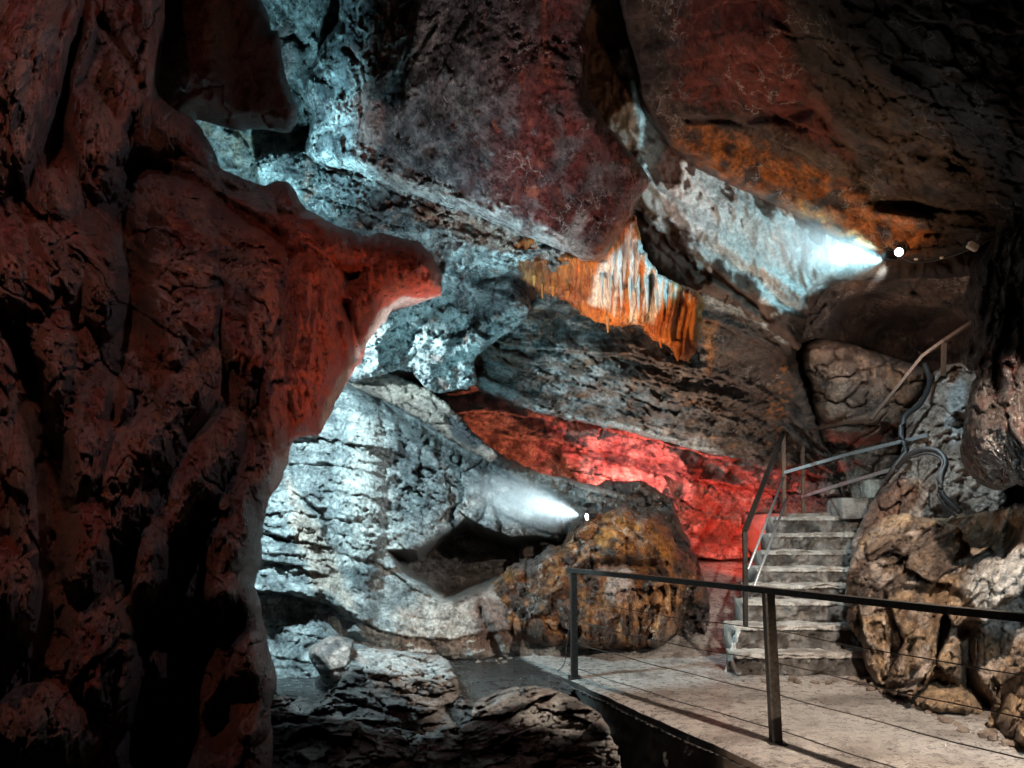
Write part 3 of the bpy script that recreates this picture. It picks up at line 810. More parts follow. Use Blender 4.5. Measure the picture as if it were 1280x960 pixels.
def pa_teal(c):
    p = c.P
    k = base(c, np.array([.07, .036, .026]), np.array([.12, .07, .05]), 3, 8)
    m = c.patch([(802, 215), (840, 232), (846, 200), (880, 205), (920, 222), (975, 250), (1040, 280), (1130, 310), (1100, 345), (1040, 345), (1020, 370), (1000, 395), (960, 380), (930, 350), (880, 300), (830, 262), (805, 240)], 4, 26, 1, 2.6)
    lit_fing = sstep(-.02, .05, .20 - np.abs(c.rip) * 1.8 + .3 * fbm(p * 5, 4, 415, .65) + sstep(215, 265, c.wv - .36 * (c.wu - 840)) * .5)  # calcite coat, with lamp-lit fingers and shadow gaps painted in
    k = mix(k, CALC, m * lit_fing)
    for i, pl in enumerate(([(766, 150), (778, 135), (790, 128), (806, 150), (806, 170), (795, 190), (780, 182), (765, 165)], [(775, 62), (785, 60), (788, 85), (778, 90)],
                            [(802, 240), (830, 262), (830, 290), (808, 270)], [(860, 300), (895, 315), (890, 338), (868, 330)], [(915, 305), (925, 335), (918, 350), (910, 330)])):
        k = mix(k, CALC * .9, c.patch(pl, 3, 12, 10 + i))
    k = mix(k, CALC * .6, sstep(.28, .4, fbm(p * 5, 4, 88)) * c.patch([(780, 230), (1010, 380), (990, 440), (800, 290)], 8, 10))
    return k


tl = rock('calcite_light_slope',
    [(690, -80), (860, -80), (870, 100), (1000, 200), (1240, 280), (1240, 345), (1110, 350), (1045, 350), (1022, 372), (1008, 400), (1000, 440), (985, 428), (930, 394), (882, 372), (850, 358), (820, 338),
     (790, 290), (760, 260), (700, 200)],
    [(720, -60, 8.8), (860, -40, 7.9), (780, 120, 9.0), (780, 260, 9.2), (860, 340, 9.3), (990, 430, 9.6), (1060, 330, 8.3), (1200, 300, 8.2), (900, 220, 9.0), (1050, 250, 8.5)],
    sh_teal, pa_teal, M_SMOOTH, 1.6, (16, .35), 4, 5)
tag(tl, 'brown rock slope with pale calcite and painted-in lamp light left of the ceiling lamp', 'rock slope')


# ================================================================== 9 right ceiling
def sh_ceil(c):
    p = c.P
    h = .22 * fbm(p * .8, 4, 101) + .05 * fbm(p * np.array([3.5, 3.5, 3.5]), 4, 102, .6) + c.layers([(780, 0, 0), (900, -60, 0), (1200, -60, 0), (845, 190, 1), (1000, 272, 1), (1140, 330, 1.05), (1300, 200, .6), (1040, 160, .6)], 9, .10, .7, 103, .8, .8)
    b, e, r = c.blocks(.28, .05, .03, .06, 104, (.9, 1, 1.5), 25, .5); h += b * (.3 + sstep(1000, 1200, c.U))
    h += .016 * fbm(p * 14, 3, 105)
    for pts, wd, am in (([(860, 150), (940, 152), (1020, 135), (1060, 190), (1080, 228)], 6, -.12), ([(1090, 250), (1160, 262), (1230, 268)], 6, -.12), ([(1100, 270), (1180, 285), (1230, 290)], 7, .1),
                        ([(1010, 20), (1000, 130)], 24, -.15)):
        h += c.line(pts, wd, am)
    for a in ((1175, 230, 55, 30, 20, .18), (1140, 200, 18, 10, 0, .1), (1230, 150, 50, 60, 0, .2), (920, 70, 80, 60, 0, .15), (1060, 170, 30, 40, 30, .12)):
        h += c.lump(*a)
    return h


def pa_ceil(c):
    p = c.P
    k = base(c, np.array([.028, .019, .015]), np.array([.075, .05, .04]), 4, 9)
    k = mix(k, np.array([.16, .03, .018]), c.patch([(860, -80), (980, -80), (985, 60), (1030, 140), (1060, 200), (960, 150), (840, 120), (850, 40)], 14, 24, 1) * .85)
    k = mix(k, np.array([.12, .085, .065]), c.patch([(795, 115), (860, 145), (980, 160), (1060, 205), (1100, 250), (1000, 220), (900, 180), (830, 160)], 10, 20, 2) * .8)
    k = mix(k, np.array([.46, .16, .04]), sstep(-.3, .1, fbm(p * np.array([4, 4, 9]), 4, 1061)) * c.patch([(838, 158), (890, 155), (960, 190), (1050, 225), (1110, 262), (1180, 300), (1160, 325), (1100, 325), (1040, 298), (960, 256), (880, 214), (845, 185)], 9, 22, 3))
    k = mix(k, np.array([.05, .035, .03]), sstep(.12, .3, fbm(p * np.array([4, 4, 10]), 4, 106)) * .7)
    return k


ceil = rock('right_cave_ceiling',
    [(770, -80), (1360, -80), (1360, 300), (1250, 292), (1232, 302), (1215, 312), (1175, 324), (1140, 330), (1118, 326), (1090, 315), (1040, 298), (1000, 272), (940, 243), (880, 215), (845, 190), (815, 158), (796, 128),
     (800, 90), (778, 30)],
    [(790, -60, 7.4), (1340, -60, 3.9), (1050, -60, 5.2), (800, 130, 8.2), (940, 240, 8.1), (1120, 320, 7.5), (1240, 300, 7.0), (1340, 290, 5.9), (1050, 140, 6.6), (1250, 120, 5.2)],
    sh_ceil, pa_ceil, M_ROUGH, 2.4, (14, .4), 3, 6)
tag(ceil, kind='structure')


# ================================================================== 10 niche behind
def sh_niche(c):
    p = c.P
    h = .3 * fbm(p * .9, 4, 111) + .06 * fbm(p * 5, 4, 112, .6, True) + c.blocks(.5, .2, .05, .05, 113, (1, 1, 1), 30, .5)[0] + c.strata(-20, .3, .12, .6, 114)
    h += c.lump(1090, 420, 60, 60, 0, -1.2) + c.lump(1150, 430, 80, 50, 0, -1.4) + c.line([(1135, 340), (1150, 400)], 3, -.15)
    return h


nich = rock('niche_back_wall', [(960, 290), (1320, 260), (1320, 520), (1100, 560), (960, 600), (940, 420)],
    [(980, 320, 10.4), (1250, 300, 9.6), (1000, 560, 12.4), (1200, 500, 12.5), (1100, 380, 11.6)],
    sh_niche, lambda c: mix(base(c, np.array([.035, .024, .02]), np.array([.12, .075, .055]), 3, 11), np.array([.16, .16, .16]), c.patch([(985, 370), (1050, 345), (1045, 420), (1000, 430)], 20, 14) * .5), M_ROUGH, 3, (20, .3))
tag(nich, 'dark brown recess wall under the ceiling lamp', 'rock wall')


# ================================================================== 11 cracked boulder
def sh_crk(c):
    p = c.P
    h = .10 * fbm(p * 1.2, 3, 121)
    b, e, r = c.blocks(.36, .07, .17, .075, 122, (.75, .5, 1.25), -14, .35); h += b
    b, e, r = c.blocks(.13, .015, .02, .10, 123, (1, 1, 1), 0, .4); h += b
    h += .012 * fbm(p * 18, 3, 124) + c.lump(1085, 500, 80, 60, 10, .3) + c.line([(1010, 432), (1060, 436), (1150, 466)], 9, .18) + c.lump(1020, 450, 22, 22, 0, .2)
    h += c.line([(1020, 480), (1020, 540), (1040, 580)], 8, -.15) + c.line([(1018, 560), (1080, 560), (1120, 545)], 7, -.15)
    return h


crk = rock('cracked_boulder',
    [(1002, 440), (1010, 428), (1029, 423), (1062, 430), (1100, 443), (1137, 453), (1157, 461), (1161, 477), (1152, 496), (1134, 516), (1128, 545), (1124, 580), (1120, 650), (1080, 650), (1060, 640), (1042, 580),
     (1024, 547), (1017, 510), (1014, 480), (1004, 462)],
    [(1010, 440, 11.0), (1150, 470, 11.2), (1080, 500, 10.9), (1030, 560, 11.6), (1110, 640, 11.7)],
    sh_crk, lambda c: mix(base(c, np.array([.12, .085, .068]), np.array([.27, .19, .14]), 4, 12), np.array([.35, .19, .09]), c.patch([(1110, 460), (1160, 465), (1150, 500), (1120, 520)], 8, 12) * .6), M_ROUGH, 1.5, (16, .4), 2.5, 8)
tag(crk, 'large brown boulder split by a net of polygonal cracks behind the stair railing', 'boulder')


# ================================================================== 12 right foreground drapery mass
def sh_rgt(c):
    p = c.P
    h = .16 * fbm(p * 1.4, 4, 131) + .07 * (1 - 2 * np.abs(fbm(p * np.array([4, 4, 1.6]), 3, 132))) + .03 * fbm(p * 8, 4, 133, .6)
    b, e, r = c.blocks(.3, .06, .05, .08, 134, (1.4, 1, .7), -10, .5); h += b
    for a in ((1222, 375, 20, 60, 0, .2), (1250, 330, 26, 60, 20, .15), (1250, 440, 30, 60, 30, .18), (1230, 540, 28, 70, 0, .25), (1268, 540, 25, 60, 0, .15)):
        h += c.lump(*a)
    for pts, wd, am in (([(1238, 330), (1230, 400), (1215, 440)], 5, -.15), ([(1270, 380), (1245, 450), (1240, 520)], 8, -.25), ([(1215, 455), (1260, 430)], 7, -.2)):
        h += c.line(pts, wd, am)
    return h


rg = rock('right_rock_drapery',
    [(1245, 285), (1236, 308), (1216, 322), (1212, 349), (1203, 375), (1206, 392), (1216, 406), (1206, 427), (1199, 446), (1208, 462), (1222, 468), (1214, 495), (1208, 525), (1199, 552), (1202, 584), (1224, 602),
     (1250, 615), (1275, 604), (1300, 625), (1380, 640), (1380, 270)],
    [(1240, 300, 6.9), (1210, 400, 7.1), (1200, 560, 6.9), (1250, 600, 6.6), (1360, 300, 5.0), (1360, 600, 5.0)],
    sh_rgt, lambda c: mix(mix(base(c, np.array([.022, .017, .015]), np.array([.055, .036, .03]), 3, 13), np.array([.10, .03, .022]), sstep(0, .3, fbm(c.P * 5, 4, 135)) * .6), np.array([.16, .11, .09]), c.patch([(1200, 350), (1225, 350), (1225, 430), (1205, 430)], 8, 10) * .8), M_WET, 1.6, (22, .45), 3, 8)
tag(rg, 'dark lobed rock drapery hanging at the right edge above the hollow', 'rock drapery')


# ================================================================== 13 rocks on the right bank
def sh_up(c):
    p = c.P
    h = .14 * fbm(p * 1.4, 4, 141) + .07 * fbm(p * 5, 4, 142, .6, True)
    b, e, r = c.blocks(.35, .14, .05, .07, 143, (1, 1, 1), 20, .3); h += b
    b, e, r = c.blocks(.12, .04, .02, .08, 144, (1, 1, 1), 0, .4); h += b
    h += c.line([(1165, 470), (1190, 520), (1195, 580)], 12, .15) + c.line([(1130, 600), (1170, 600)], 12, .12)
    return h


def pa_up(c):
    k = base(c, np.array([.26, .20, .16]), np.array([.46, .38, .33]), 4, 14)
    k = mix(k, np.array([.18, .08, .045]), c.patch([(1095, 610), (1130, 590), (1150, 620), (1130, 660), (1080, 700), (1075, 660)], 8, 14) * .8)
    k = mix(k, np.array([.45, .46, .46]), c.patch([(1190, 480), (1205, 470), (1205, 540), (1190, 560), (1178, 530)], 5, 8, 2))
    return k


up = rock('upper_bank_rock',
    [(1150, 500), (1165, 466), (1185, 455), (1210, 452), (1250, 470), (1260, 700), (1200, 740), (1100, 760), (1052, 760), (1060, 724), (1066, 694), (1064, 680), (1074, 658), (1086, 632), (1102, 604), (1122, 582), (1124, 570), (1136, 540), (1130, 520)],
    [(1180, 460, 10.3), (1150, 560, 9.6), (1250, 500, 9.5), (1090, 640, 9.9), (1065, 740, 8.9), (1200, 700, 8.0), (1160, 620, 9.0)],
    sh_up, pa_up, M_ROUGH, 1.5, (14, .3), 3, 8)
tag(up, 'pale brown rock ridge lit white above the stairs that carries the black hoses', 'rock ridge')


def sh_bank(c):
    p = c.P
    h = .20 * fbm(p * 1.2, 4, 151) + .05 * fbm(p * 6, 4, 152, .6)
    b, e, r = c.blocks(.62, .40, .04, .03, 153, (1.1, 1, .8), -20, .15); h += b
    b, e, r = c.blocks(.30, .08, .02, .03, 156, (1.2, 1, .8), 30, .2); h += b
    b, e, r = c.blocks(.17, .05, .03, .07, 154, (1, 1, 1), 10, .4); h += b
    for a in ((1130, 700, 80, 60, -35, .15), (1240, 660, 40, 35, 0, -.5), (1130, 790, 45, 70, 0, .12), (1175, 880, 60, 22, 0, .2), (1240, 730, 50, 40, 0, .15)):
        h += c.lump(*a)
    for pts, wd, am in (([(1085, 760), (1130, 735), (1200, 745)], 6, -.15), ([(1208, 790), (1214, 850), (1240, 890)], 8, -.35), ([(1150, 770), (1142, 830)], 4, .14), ([(1110, 860), (1170, 850), (1210, 860)], 5, -.14)):
        h += c.line(pts, wd, am)
    return h


def pa_bank(c):
    k = base(c, np.array([.16, .095, .055]), np.array([.40, .26, .15]), 4, 15)
    k = mix(k, np.array([.06, .042, .036]), c.patch([(1070, 700), (1110, 660), (1190, 655), (1200, 720), (1120, 735), (1070, 770)], 10, 16) * .7)
    k = mix(k, np.array([.42, .34, .29]), sstep(.05, .3, fbm(c.P * 4, 4, 155)) * .6)
    k = mix(k, np.array([.40, .42, .42]), c.patch([(1215, 690), (1300, 680), (1300, 800), (1240, 790), (1205, 740)], 10, 16, 1) * .7)
    return k


bank = rock('lower_bank_rock',
    [(1085, 660), (1120, 640), (1170, 650), (1230, 640), (1380, 610), (1380, 1000), (1300, 950), (1269, 928), (1242, 912), (1205, 898), (1167, 895), (1137, 886), (1119, 871), (1092, 853), (1080, 828), (1078, 802), (1058, 778),
     (1062, 750), (1056, 724), (1068, 690)],
    [(1090, 670, 9.0), (1200, 650, 8.0), (1340, 640, 6.2), (1062, 760, 8.5), (1085, 850, 8.1), (1137, 886, 7.0), (1205, 898, 6.6), (1269, 928, 5.9), (1340, 960, 5.4), (1200, 760, 7.1)],
    sh_bank, pa_bank, M_ROUGH, 1.5, (12, .25), 3, 8)
tag(bank, 'broken orange-brown and pale rocks banked between the stairs and the right edge', 'rock bank')


# ================================================================== 14 red wall
def sh_red(c):
    p = c.P
    h = .20 * fbm(p * .9, 3, 161) + c.layers([(560, 492, 0), (700, 500, 0), (830, 530, 0), (960, 560, 0), (600, 560, .5), (740, 580, .5), (850, 610, .5), (1000, 630, .5), (700, 650, 1), (850, 700, 1), (1000, 700, 1)], 5, .42, .4, 162, .9, .7) + c.layers([(560, 492, 0), (1000, 600, 0), (600, 600, 1), (1000, 700, 1)], 14, .06, .8, 163)
    b, e, r = c.blocks(.28, .09, .05, .07, 164, (1, 1, 1.1), 24, .5); h += b
    h += .05 * fbm(p * 5, 4, 165, .6, True)
    h += c.step([(700, 562), (830, 592), (850, 640), (790, 632), (740, 615), (706, 590)], .25, 2)
    h += c.line([(600, 488), (680, 530), (740, 560), (830, 580), (850, 590)], 5, -.25) + c.line([(830, 560), (870, 600), (860, 680)], 12, .2)
    return h


def pa_red(c):
    k = base(c, np.array([.12, .07, .06]), np.array([.40, .26, .22]), 4.5, 16)
    k = mix(k, np.array([.28, .08, .05]), c.patch([(860, 560), (1000, 590), (1070, 640), (1000, 700), (870, 690)], 20, 25) * .8)
    k = mix(k, CREAM, sstep(.1, .35, fbm(c.P * 4, 4, 166)) * .5)
    return k


red = rock('red_lit_wall',
    [(548, 492), (580, 470), (640, 470), (760, 490), (930, 550), (1030, 580), (1052, 612), (1058, 634), (1035, 655), (1020, 716), (940, 722), (850, 722), (790, 700), (700, 660), (620, 600), (585, 568), (565, 520)],
    [(560, 500, 13.4), (760, 500, 14.0), (700, 650, 13.4), (1040, 620, 12.6), (870, 700, 14.0), (950, 640, 14.0), (820, 600, 13.4)],
    sh_red, pa_red, M_ROUGH, 1.6, (10, .25), 4, 6)
tag(red, 'bedded rock wall glowing red under the slanting slab', 'rock wall')


# ================================================================== 15 left teal wall
LWP = [(250, 440, 0), (440, 466, 0), (560, 522, 0), (660, 588, 0), (760, 622, 0), (330, 560, .38), (430, 548, .34), (520, 580, .34), (600, 622, .33), (700, 668, .34), (330, 640, .66), (430, 640, .62), (500, 690, .68),
       (560, 745, .74), (680, 740, .7), (320, 740, 1.0), (400, 745, 1.0), (460, 800, 1.05), (620, 815, 1.15), (760, 800, 1.0), (300, 900, 1.5)]


def sh_lw(c):
    p = c.P
    top = sstep(800, 660, c.V + .15 * (c.U - 450))
    h = .20 * fbm(p * .8, 3, 171)
    h += c.layers(LWP, 9, .15, .6, 172, .7, .9) * (.35 + .65 * top)
    h += c.layers(LWP, 24, .045, 1.2, 176, .9, 1.3) * (.15 + .6 * top) * (.4 + sstep(-.2, .2, fbm(p * .9, 2, 1761)))
    jn = c.patch([(500, 540), (600, 575), (760, 610), (760, 670), (560, 665), (490, 640)], 14, 20, 9)
    b, e, r = c.blocks(.34, .10, .05, .035, 174, (1.3, 1, .8), 18, .4); h += b * (.12 + 1.3 * jn)
    b, e, r = c.blocks(.14, .05, .012, .05, 179, (.6, 1, 1.6), 14, .6); h += b * (.4 + .6 * top)
    h += .012 * fbm(p * 20, 3, 175) + .05 * fbm(p * np.array([3, 3, 2]), 4, 180, .6) * (1.3 - top)
    h += .03 * (fbm(p * np.array([3, 3, 8]), 4, 187, .6, True) - .3)
    for a in ((450, 640, 34, 190, 0, .26), (380, 700, 40, 150, -15, .2), (540, 620, 40, 60, 0, .1), (590, 775, 60, 60, 0, .40), (500, 790, 70, 50, 0, .2), (640, 770, 40, 60, 0, .3), (400, 820, 50, 60, -30, .2)):
        h += c.lump(*a)
    h -= 1.5 * sstep(-4, 12, poly_sdf(c.wu, c.wv, [(486, 690), (520, 690), (556, 664), (586, 652), (640, 672), (720, 676), (740, 722), (640, 722), (600, 736), (580, 742), (555, 752), (527, 733), (505, 716)]))  # hollow carved where the boulder's shadow falls on the wall
    for pts, wd, am in (([(440, 474), (500, 514), (560, 556), (650, 604), (740, 640)], 6, -.25), ([(505, 560), (560, 600), (620, 610)], 4, -.14), ([(330, 740), (400, 745), (450, 770)], 10, .14),
                        ([(335, 590), (400, 640), (450, 720)], 4, -.10), ([(600, 760), (620, 815)], 5, -.16), ([(400, 750), (430, 800), (500, 812)], 6, -.12)):
        h += c.line(pts, wd, am)
    return h


def pa_lw(c):
    p = c.P
    k = base(c, np.array([.16, .17, .17]), np.array([.36, .37, .36]), 3, 17)
    t = tps(c.U, c.V, LWP) * 13 + .6 * fbm(p * .9, 4, 177)
    k = mix(k, np.array([.09, .105, .11]), sstep(.1, .6, np.sin(t * 6.28) + 1.2 * fbm(p * np.array([3, 3, 8]), 4, 178)) * .5)
    k = mix(k, np.array([.62, .58, .53]), c.patch([(440, 520), (480, 530), (490, 620), (500, 690), (440, 700), (430, 600)], 12, 24, 1) * .75)
    k = mix(k, np.array([.52, .38, .30]), c.patch([(360, 600), (385, 640), (420, 690), (440, 760), (400, 740), (370, 680)], 8, 16, 2) * .7)
    k = mix(k, np.array([.52, .40, .33]), c.patch([(500, 760), (620, 720), (650, 810), (500, 812)], 12, 30, 3) * .7)
    k = mix(k, np.array([.14, .06, .04]), c.patch([(590, 745), (660, 735), (660, 812), (600, 812)], 8, 20, 4) * .7)
    k = mix(k, np.array([.045, .028, .022]), c.patch([(488, 692), (560, 665), (600, 655), (740, 640), (760, 700), (640, 725), (570, 755)], 4, 8, 5) * .8)  # that shadow also painted dark into the hollow's colour
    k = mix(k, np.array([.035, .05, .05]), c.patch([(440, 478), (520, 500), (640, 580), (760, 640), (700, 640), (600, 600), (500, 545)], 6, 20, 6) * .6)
    return k


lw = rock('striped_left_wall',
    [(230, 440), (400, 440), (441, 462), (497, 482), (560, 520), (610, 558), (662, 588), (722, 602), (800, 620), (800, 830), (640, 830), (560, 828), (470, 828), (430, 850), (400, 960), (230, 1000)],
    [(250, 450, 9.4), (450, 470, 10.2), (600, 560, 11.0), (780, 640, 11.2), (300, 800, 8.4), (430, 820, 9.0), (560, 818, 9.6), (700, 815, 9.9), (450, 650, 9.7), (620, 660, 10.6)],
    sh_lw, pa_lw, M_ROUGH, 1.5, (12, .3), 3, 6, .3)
tag(lw, 'pale teal-lit rock wall with wavy bedding lines behind the pillar', 'rock wall')

# tan slab on its crest
def sh_tan(c):
    return c.blocks(.2, .08, .04, .07, 184, (.7, 1, 1.6), 33, .5)[0] + .12 * fbm(c.P * 2, 4, 181) + c.strata(33, .12, .06, .4, 182) + .02 * fbm(c.P * 12, 3, 183)


tan = rock('tan_capping_slab', [(425, 458), (460, 458), (500, 470), (545, 492), (566, 512), (600, 548), (622, 566), (614, 578), (590, 566), (550, 540), (500, 510), (450, 488), (428, 478)],
    [(430, 465, 10.0), (500, 490, 10.1), (610, 570, 10.5)], sh_tan, lambda c: mix(base(c, np.array([.22, .16, .13]), np.array([.36, .28, .23]), 5, 18), DGREY, c.patch([(560, 520), (600, 535), (612, 556), (590, 560), (566, 545)], 3, 6)), M_ROUGH, 1.5, (8, .2), 5, 8, .4)
tag(tan, 'thin tan slab capping the striped wall beside the tongue tip', 'rock slab')


# ================================================================== 16 orange boulder
def sh_ob(c):
    p = c.P
    h = c.lobes([(775, 655, 66, 50, 10, .75), (700, 735, 60, 60, -10, .60), (795, 765, 60, 56, 0, .68), (850, 700, 34, 60, -10, .55), (760, 610, 40, 26, 0, .45), (650, 760, 40, 60, 0, .45), (745, 785, 40, 40, 0, .6),
                 (690, 790, 50, 30, 0, .5), (730, 690, 40, 30, -30, .62), (830, 640, 30, 40, 0, .45)], .5, 0)
    h += .12 * fbm(p * 1.4, 4, 191) + .05 * (fbm(p * np.array([4, 4, 2.6]), 4, 192, .6, True) - .3)
    b, e, r = c.blocks(.42, .20, .05, .035, 193, (1.3, 1, .7), 25, .4); h += b
    b, e, r = c.blocks(.12, .02, .01, .05, 197, (1.2, 1, .8), 10, .7); h += b
    x = p[:, 0] + .1 * fbm(p * 2, 2, 199)
    low = c.patch([(750, 745), (860, 720), (850, 812), (690, 812), (700, 770)], 14, 10, 9)
    h += .09 * (1 - 2.4 * np.abs(fbm(np.stack([x * 6, p[:, 1], p[:, 2] * 1.0], 1), 3, 198))) * low
    h += .02 * fbm(p * 16, 3, 194)
    h += c.line([(640, 715), (700, 690), (735, 660)], 8, .15) + c.line([(720, 720), (760, 700), (830, 705)], 5, -.16)
    h -= 1.1 * sstep(0, 6, poly_sdf(c.wu, c.wv, [(900, 820), (901, 820), (901, 821)]))
    return h


def pa_ob(c):
    p = c.P
    k = base(c, np.array([.060, .034, .024]), np.array([.24, .095, .030]), 6, 19, -.15, .2)
    k = mix(k, np.array([.50, .20, .045]), sstep(-.2, .15, fbm(p * 7, 4, 1191)) * c.patch([(725, 665), (760, 640), (810, 650), (845, 680), (835, 705), (780, 705), (720, 690)], 8, 20, 1) * .8)
    k = mix(k, np.array([.09, .075, .07]), c.patch([(735, 600), (830, 600), (860, 660), (820, 650), (760, 632), (700, 680), (660, 720), (640, 700)], 8, 14, 2) * .9)
    k = mix(k, np.array([.38, .26, .21]), c.patch([(750, 700), (790, 710), (795, 740), (775, 760), (758, 745)], 5, 10, 3))
    st = fbm(p * np.array([9, 9, 1.4]), 3, 195)
    k = mix(k, np.array([.50, .25, .10]), c.patch([(760, 755), (850, 735), (840, 800), (780, 808)], 8, 12, 4) * sstep(-.1, .2, st))
    k = mix(k, np.array([.04, .025, .02]), sstep(.15, .35, fbm(p * 6, 4, 196)) * .6)
    return k


ob = rock('orange_boulder',
    [(565, 760), (584, 740), (604, 736), (622, 722), (640, 704), (662, 700), (684, 684), (706, 680), (712, 656), (736, 640), (756, 645), (776, 630), (800, 640), (820, 638), (838, 660), (846, 684), (864, 700), (880, 722), (884, 742), (872, 762), (852, 784), (834, 802), (826, 812),
     (800, 812), (740, 812), (690, 810), (650, 806), (625, 790)],
    [(620, 760, 10.0), (740, 610, 10.8), (820, 620, 10.9), (880, 780, 10.4), (740, 810, 9.9), (770, 700, 9.9)],
    sh_ob, pa_ob, M_WET, 1.5, (18, .5), 6, 5, .3)
sd_ = rock('dark_shoulder_rock', [(650, 640), (700, 604), (722, 603), (742, 607), (762, 600), (784, 603), (806, 600), (822, 616), (838, 622), (848, 650), (866, 690), (880, 722), (888, 760), (884, 795), (868, 810), (820, 812), (760, 790), (700, 760), (650, 720)],  # lower right of the outline stands in for the boulder's undercut shadow
    [(650, 640, 11.3), (740, 605, 11.4), (820, 610, 11.3), (868, 710, 11.0), (880, 800, 10.45), (820, 806, 10.4), (760, 700, 10.9), (660, 700, 11.0)],
    lambda c: .14 * fbm(c.P * 1.3, 4, 401) + c.blocks(.34, .22, .07, .05, 402, (1, 1, 1), 25, .5)[0] + c.blocks(.12, .05, .02, .06, 403, (1, 1, 1), 0, .5)[0],
    lambda c: base(c, np.array([.045, .036, .034]), np.array([.10, .065, .05]), 5, 404), M_ROUGH, 1.5, (10, .3), 4, 7, .3)
tag(sd_, 'dark cracked rock ridge rising behind the orange boulder, its lower right end standing in for undercut shadow', 'rock')
tag(ob, 'rounded orange and brown boulder with a lamp on its shoulder beside the path', 'boulder')


# ================================================================== 17 bottom left bank
def sh_bl(c):
    p = c.P
    h = .16 * fbm(p * 1.6, 4, 201) + .06 * fbm(p * 6, 4, 202, .6, True)
    m = sstep(820, 860, c.V - .0 * c.U)
    b, e, r = c.blocks(.34, .26, .06, .06, 203, (1.2, 1, .8), 25, .35); h += b * (.2 + m)
    b, e, r = c.blocks(.12, .07, .02, .08, 204, (1, 1, 1), 0, .5); h += b * (.3 + m)
    for a in ((640, 900, 60, 40, -10, .3), (600, 930, 40, 50, 0, .15)):
        h += c.lump(*a)
    h += c.line([(560, 885), (580, 930), (600, 980)], 7, -.2)
    return h


def pa_bl(c):
    k = base(c, np.array([.06, .055, .052]), np.array([.20, .18, .17]), 4, 20)
    k = mix(k, np.array([.32, .29, .27]), c.patch([(430, 808), (560, 822), (580, 880), (540, 885), (470, 850)], 6, 12, 1))
    k = mix(k, np.array([.40, .38, .36]), c.patch([(575, 890), (640, 858), (700, 865), (690, 900), (650, 930), (600, 900)], 8, 18, 2) * .8)
    k = mix(k, np.array([.18, .09, .06]), sstep(.1, .3, fbm(c.P * 4, 4, 205)) * .5)
    return k


bl = rock('broken_rock_bank',
    [(300, 850), (390, 880), (430, 850), (428, 812), (467, 810), (520, 816), (558, 822), (566, 836), (580, 878), (612, 868), (644, 860), (672, 857), (712, 868), (760, 900), (800, 1040), (300, 1040)],
    [(430, 812, 8.0), (560, 822, 8.2), (575, 880, 6.9), (660, 860, 6.7), (720, 870, 6.4), (450, 900, 6.2), (400, 1000, 5.0), (600, 1000, 4.8), (780, 1000, 4.6), (330, 880, 6.4)],
    sh_bl, pa_bl, M_ROUGH, 1.5, (10, .2), 3.5, 9)
tag(bl, 'heap of broken dark rock with pale tops at the foot of the striped wall', 'rock bank')


def sh_tri(c):
    return .05 * fbm(c.P * 3, 4, 211) + c.line([(395, 815), (418, 845)], 4, .12) + c.strata(-12, .06, .03, .4, 212) + .01 * fbm(c.P * 14, 3, 213)


tri = rock('tilted_rock_block', [(386, 812), (412, 796), (430, 795), (444, 804), (434, 846), (416, 857), (404, 850), (388, 825)],
    [(386, 812, 7.9), (440, 800, 7.9), (415, 850, 7.6), (412, 815, 7.6)], sh_tri, lambda c: mix(base(c, np.array([.10, .08, .075]), np.array([.28, .2, .17]), 5, 21), np.array([.42, .30, .25]), c.patch([(405, 822), (440, 806), (434, 846), (418, 855)], 3, 5)), M_ROUGH, 1.6, (6, .15), 1.5, 9, .4)
tag(tri, 'small angular tilted block lying against the striped wall', 'rock')


# ================================================================== 18 ground
def grid_sheet(name, xs, ys, zf, paintf, mat, keep=None):
    X, Y = np.meshgrid(xs, ys)
    P = np.stack([X.ravel(), Y.ravel(), np.zeros(X.size)], 1)
    P[:, 2] = zf(P)
    n = len(xs); i = np.arange((len(ys) - 1) * (n - 1)); r, q = i // (n - 1), i % (n - 1)
    a = r * n + q
    f = np.stack([a, a + 1, a + n + 1, a + n], 1)
    if keep is not None: f = f[keep(P[f].mean(1))]
    return new_mesh(name, P, f, mat, None, None, True, paintf(P))


E0 = ground(np.array(718.), np.array(853.)); E1 = ground(np.array(962.), np.array(962.))
ev = (E1 - E0)[:2]; ev = ev / np.linalg.norm(ev); en = np.array([ev[1], -ev[0]])   # points to the near side?
if np.dot(en, CAM[:2] - E0[:2]) < 0: en = -en


E2 = ground(np.array(640.), np.array(960.))


def path_z(P):
    x, y = P[:, 0], P[:, 1]
    s = (x - E0[0]) * en[0] + (y - E0[1]) * en[1]                # beyond the edge of the path
    along = (x - E0[0]) * ev[0] + (y - E0[1]) * ev[1]
    wob = .05 * fbm(P * 2.5, 3, 221)
    z = .016 * fbm(P * 1.2, 3, 222) + .005 * fbm(P * 6, 3, 223)
    z = z + .95 * sstep(9.8, 14.0, y)                             # rises into the passage behind the boulder
    drop = sstep(0.0, .16, s + wob) * sstep(-.5, .1, along)
    return z - .05 * sstep(-.08, .04, s + wob) * sstep(-.5, .1, along)


def path_col(P):
    c = np.tile(np.array([.36, .325, .30]), (len(P), 1))
    c = mix(c, np.array([.19, .165, .15]), sstep(-.1, .3, fbm(P * 1.6, 5, 224, .6)))
    c = mix(c, np.array([.34, .30, .27]), sstep(.15, .35, fbm(P * 5, 4, 225, .6)) * .5)
    s = (P[:, 0] - E0[0]) * en[0] + (P[:, 1] - E0[1]) * en[1]
    s = s + .05 * fbm(P * 2.5, 3, 221)
    return mix(c, np.array([.012, .010, .009]), sstep(-.02, .04, s))  # foreground shadow painted black past the path edge


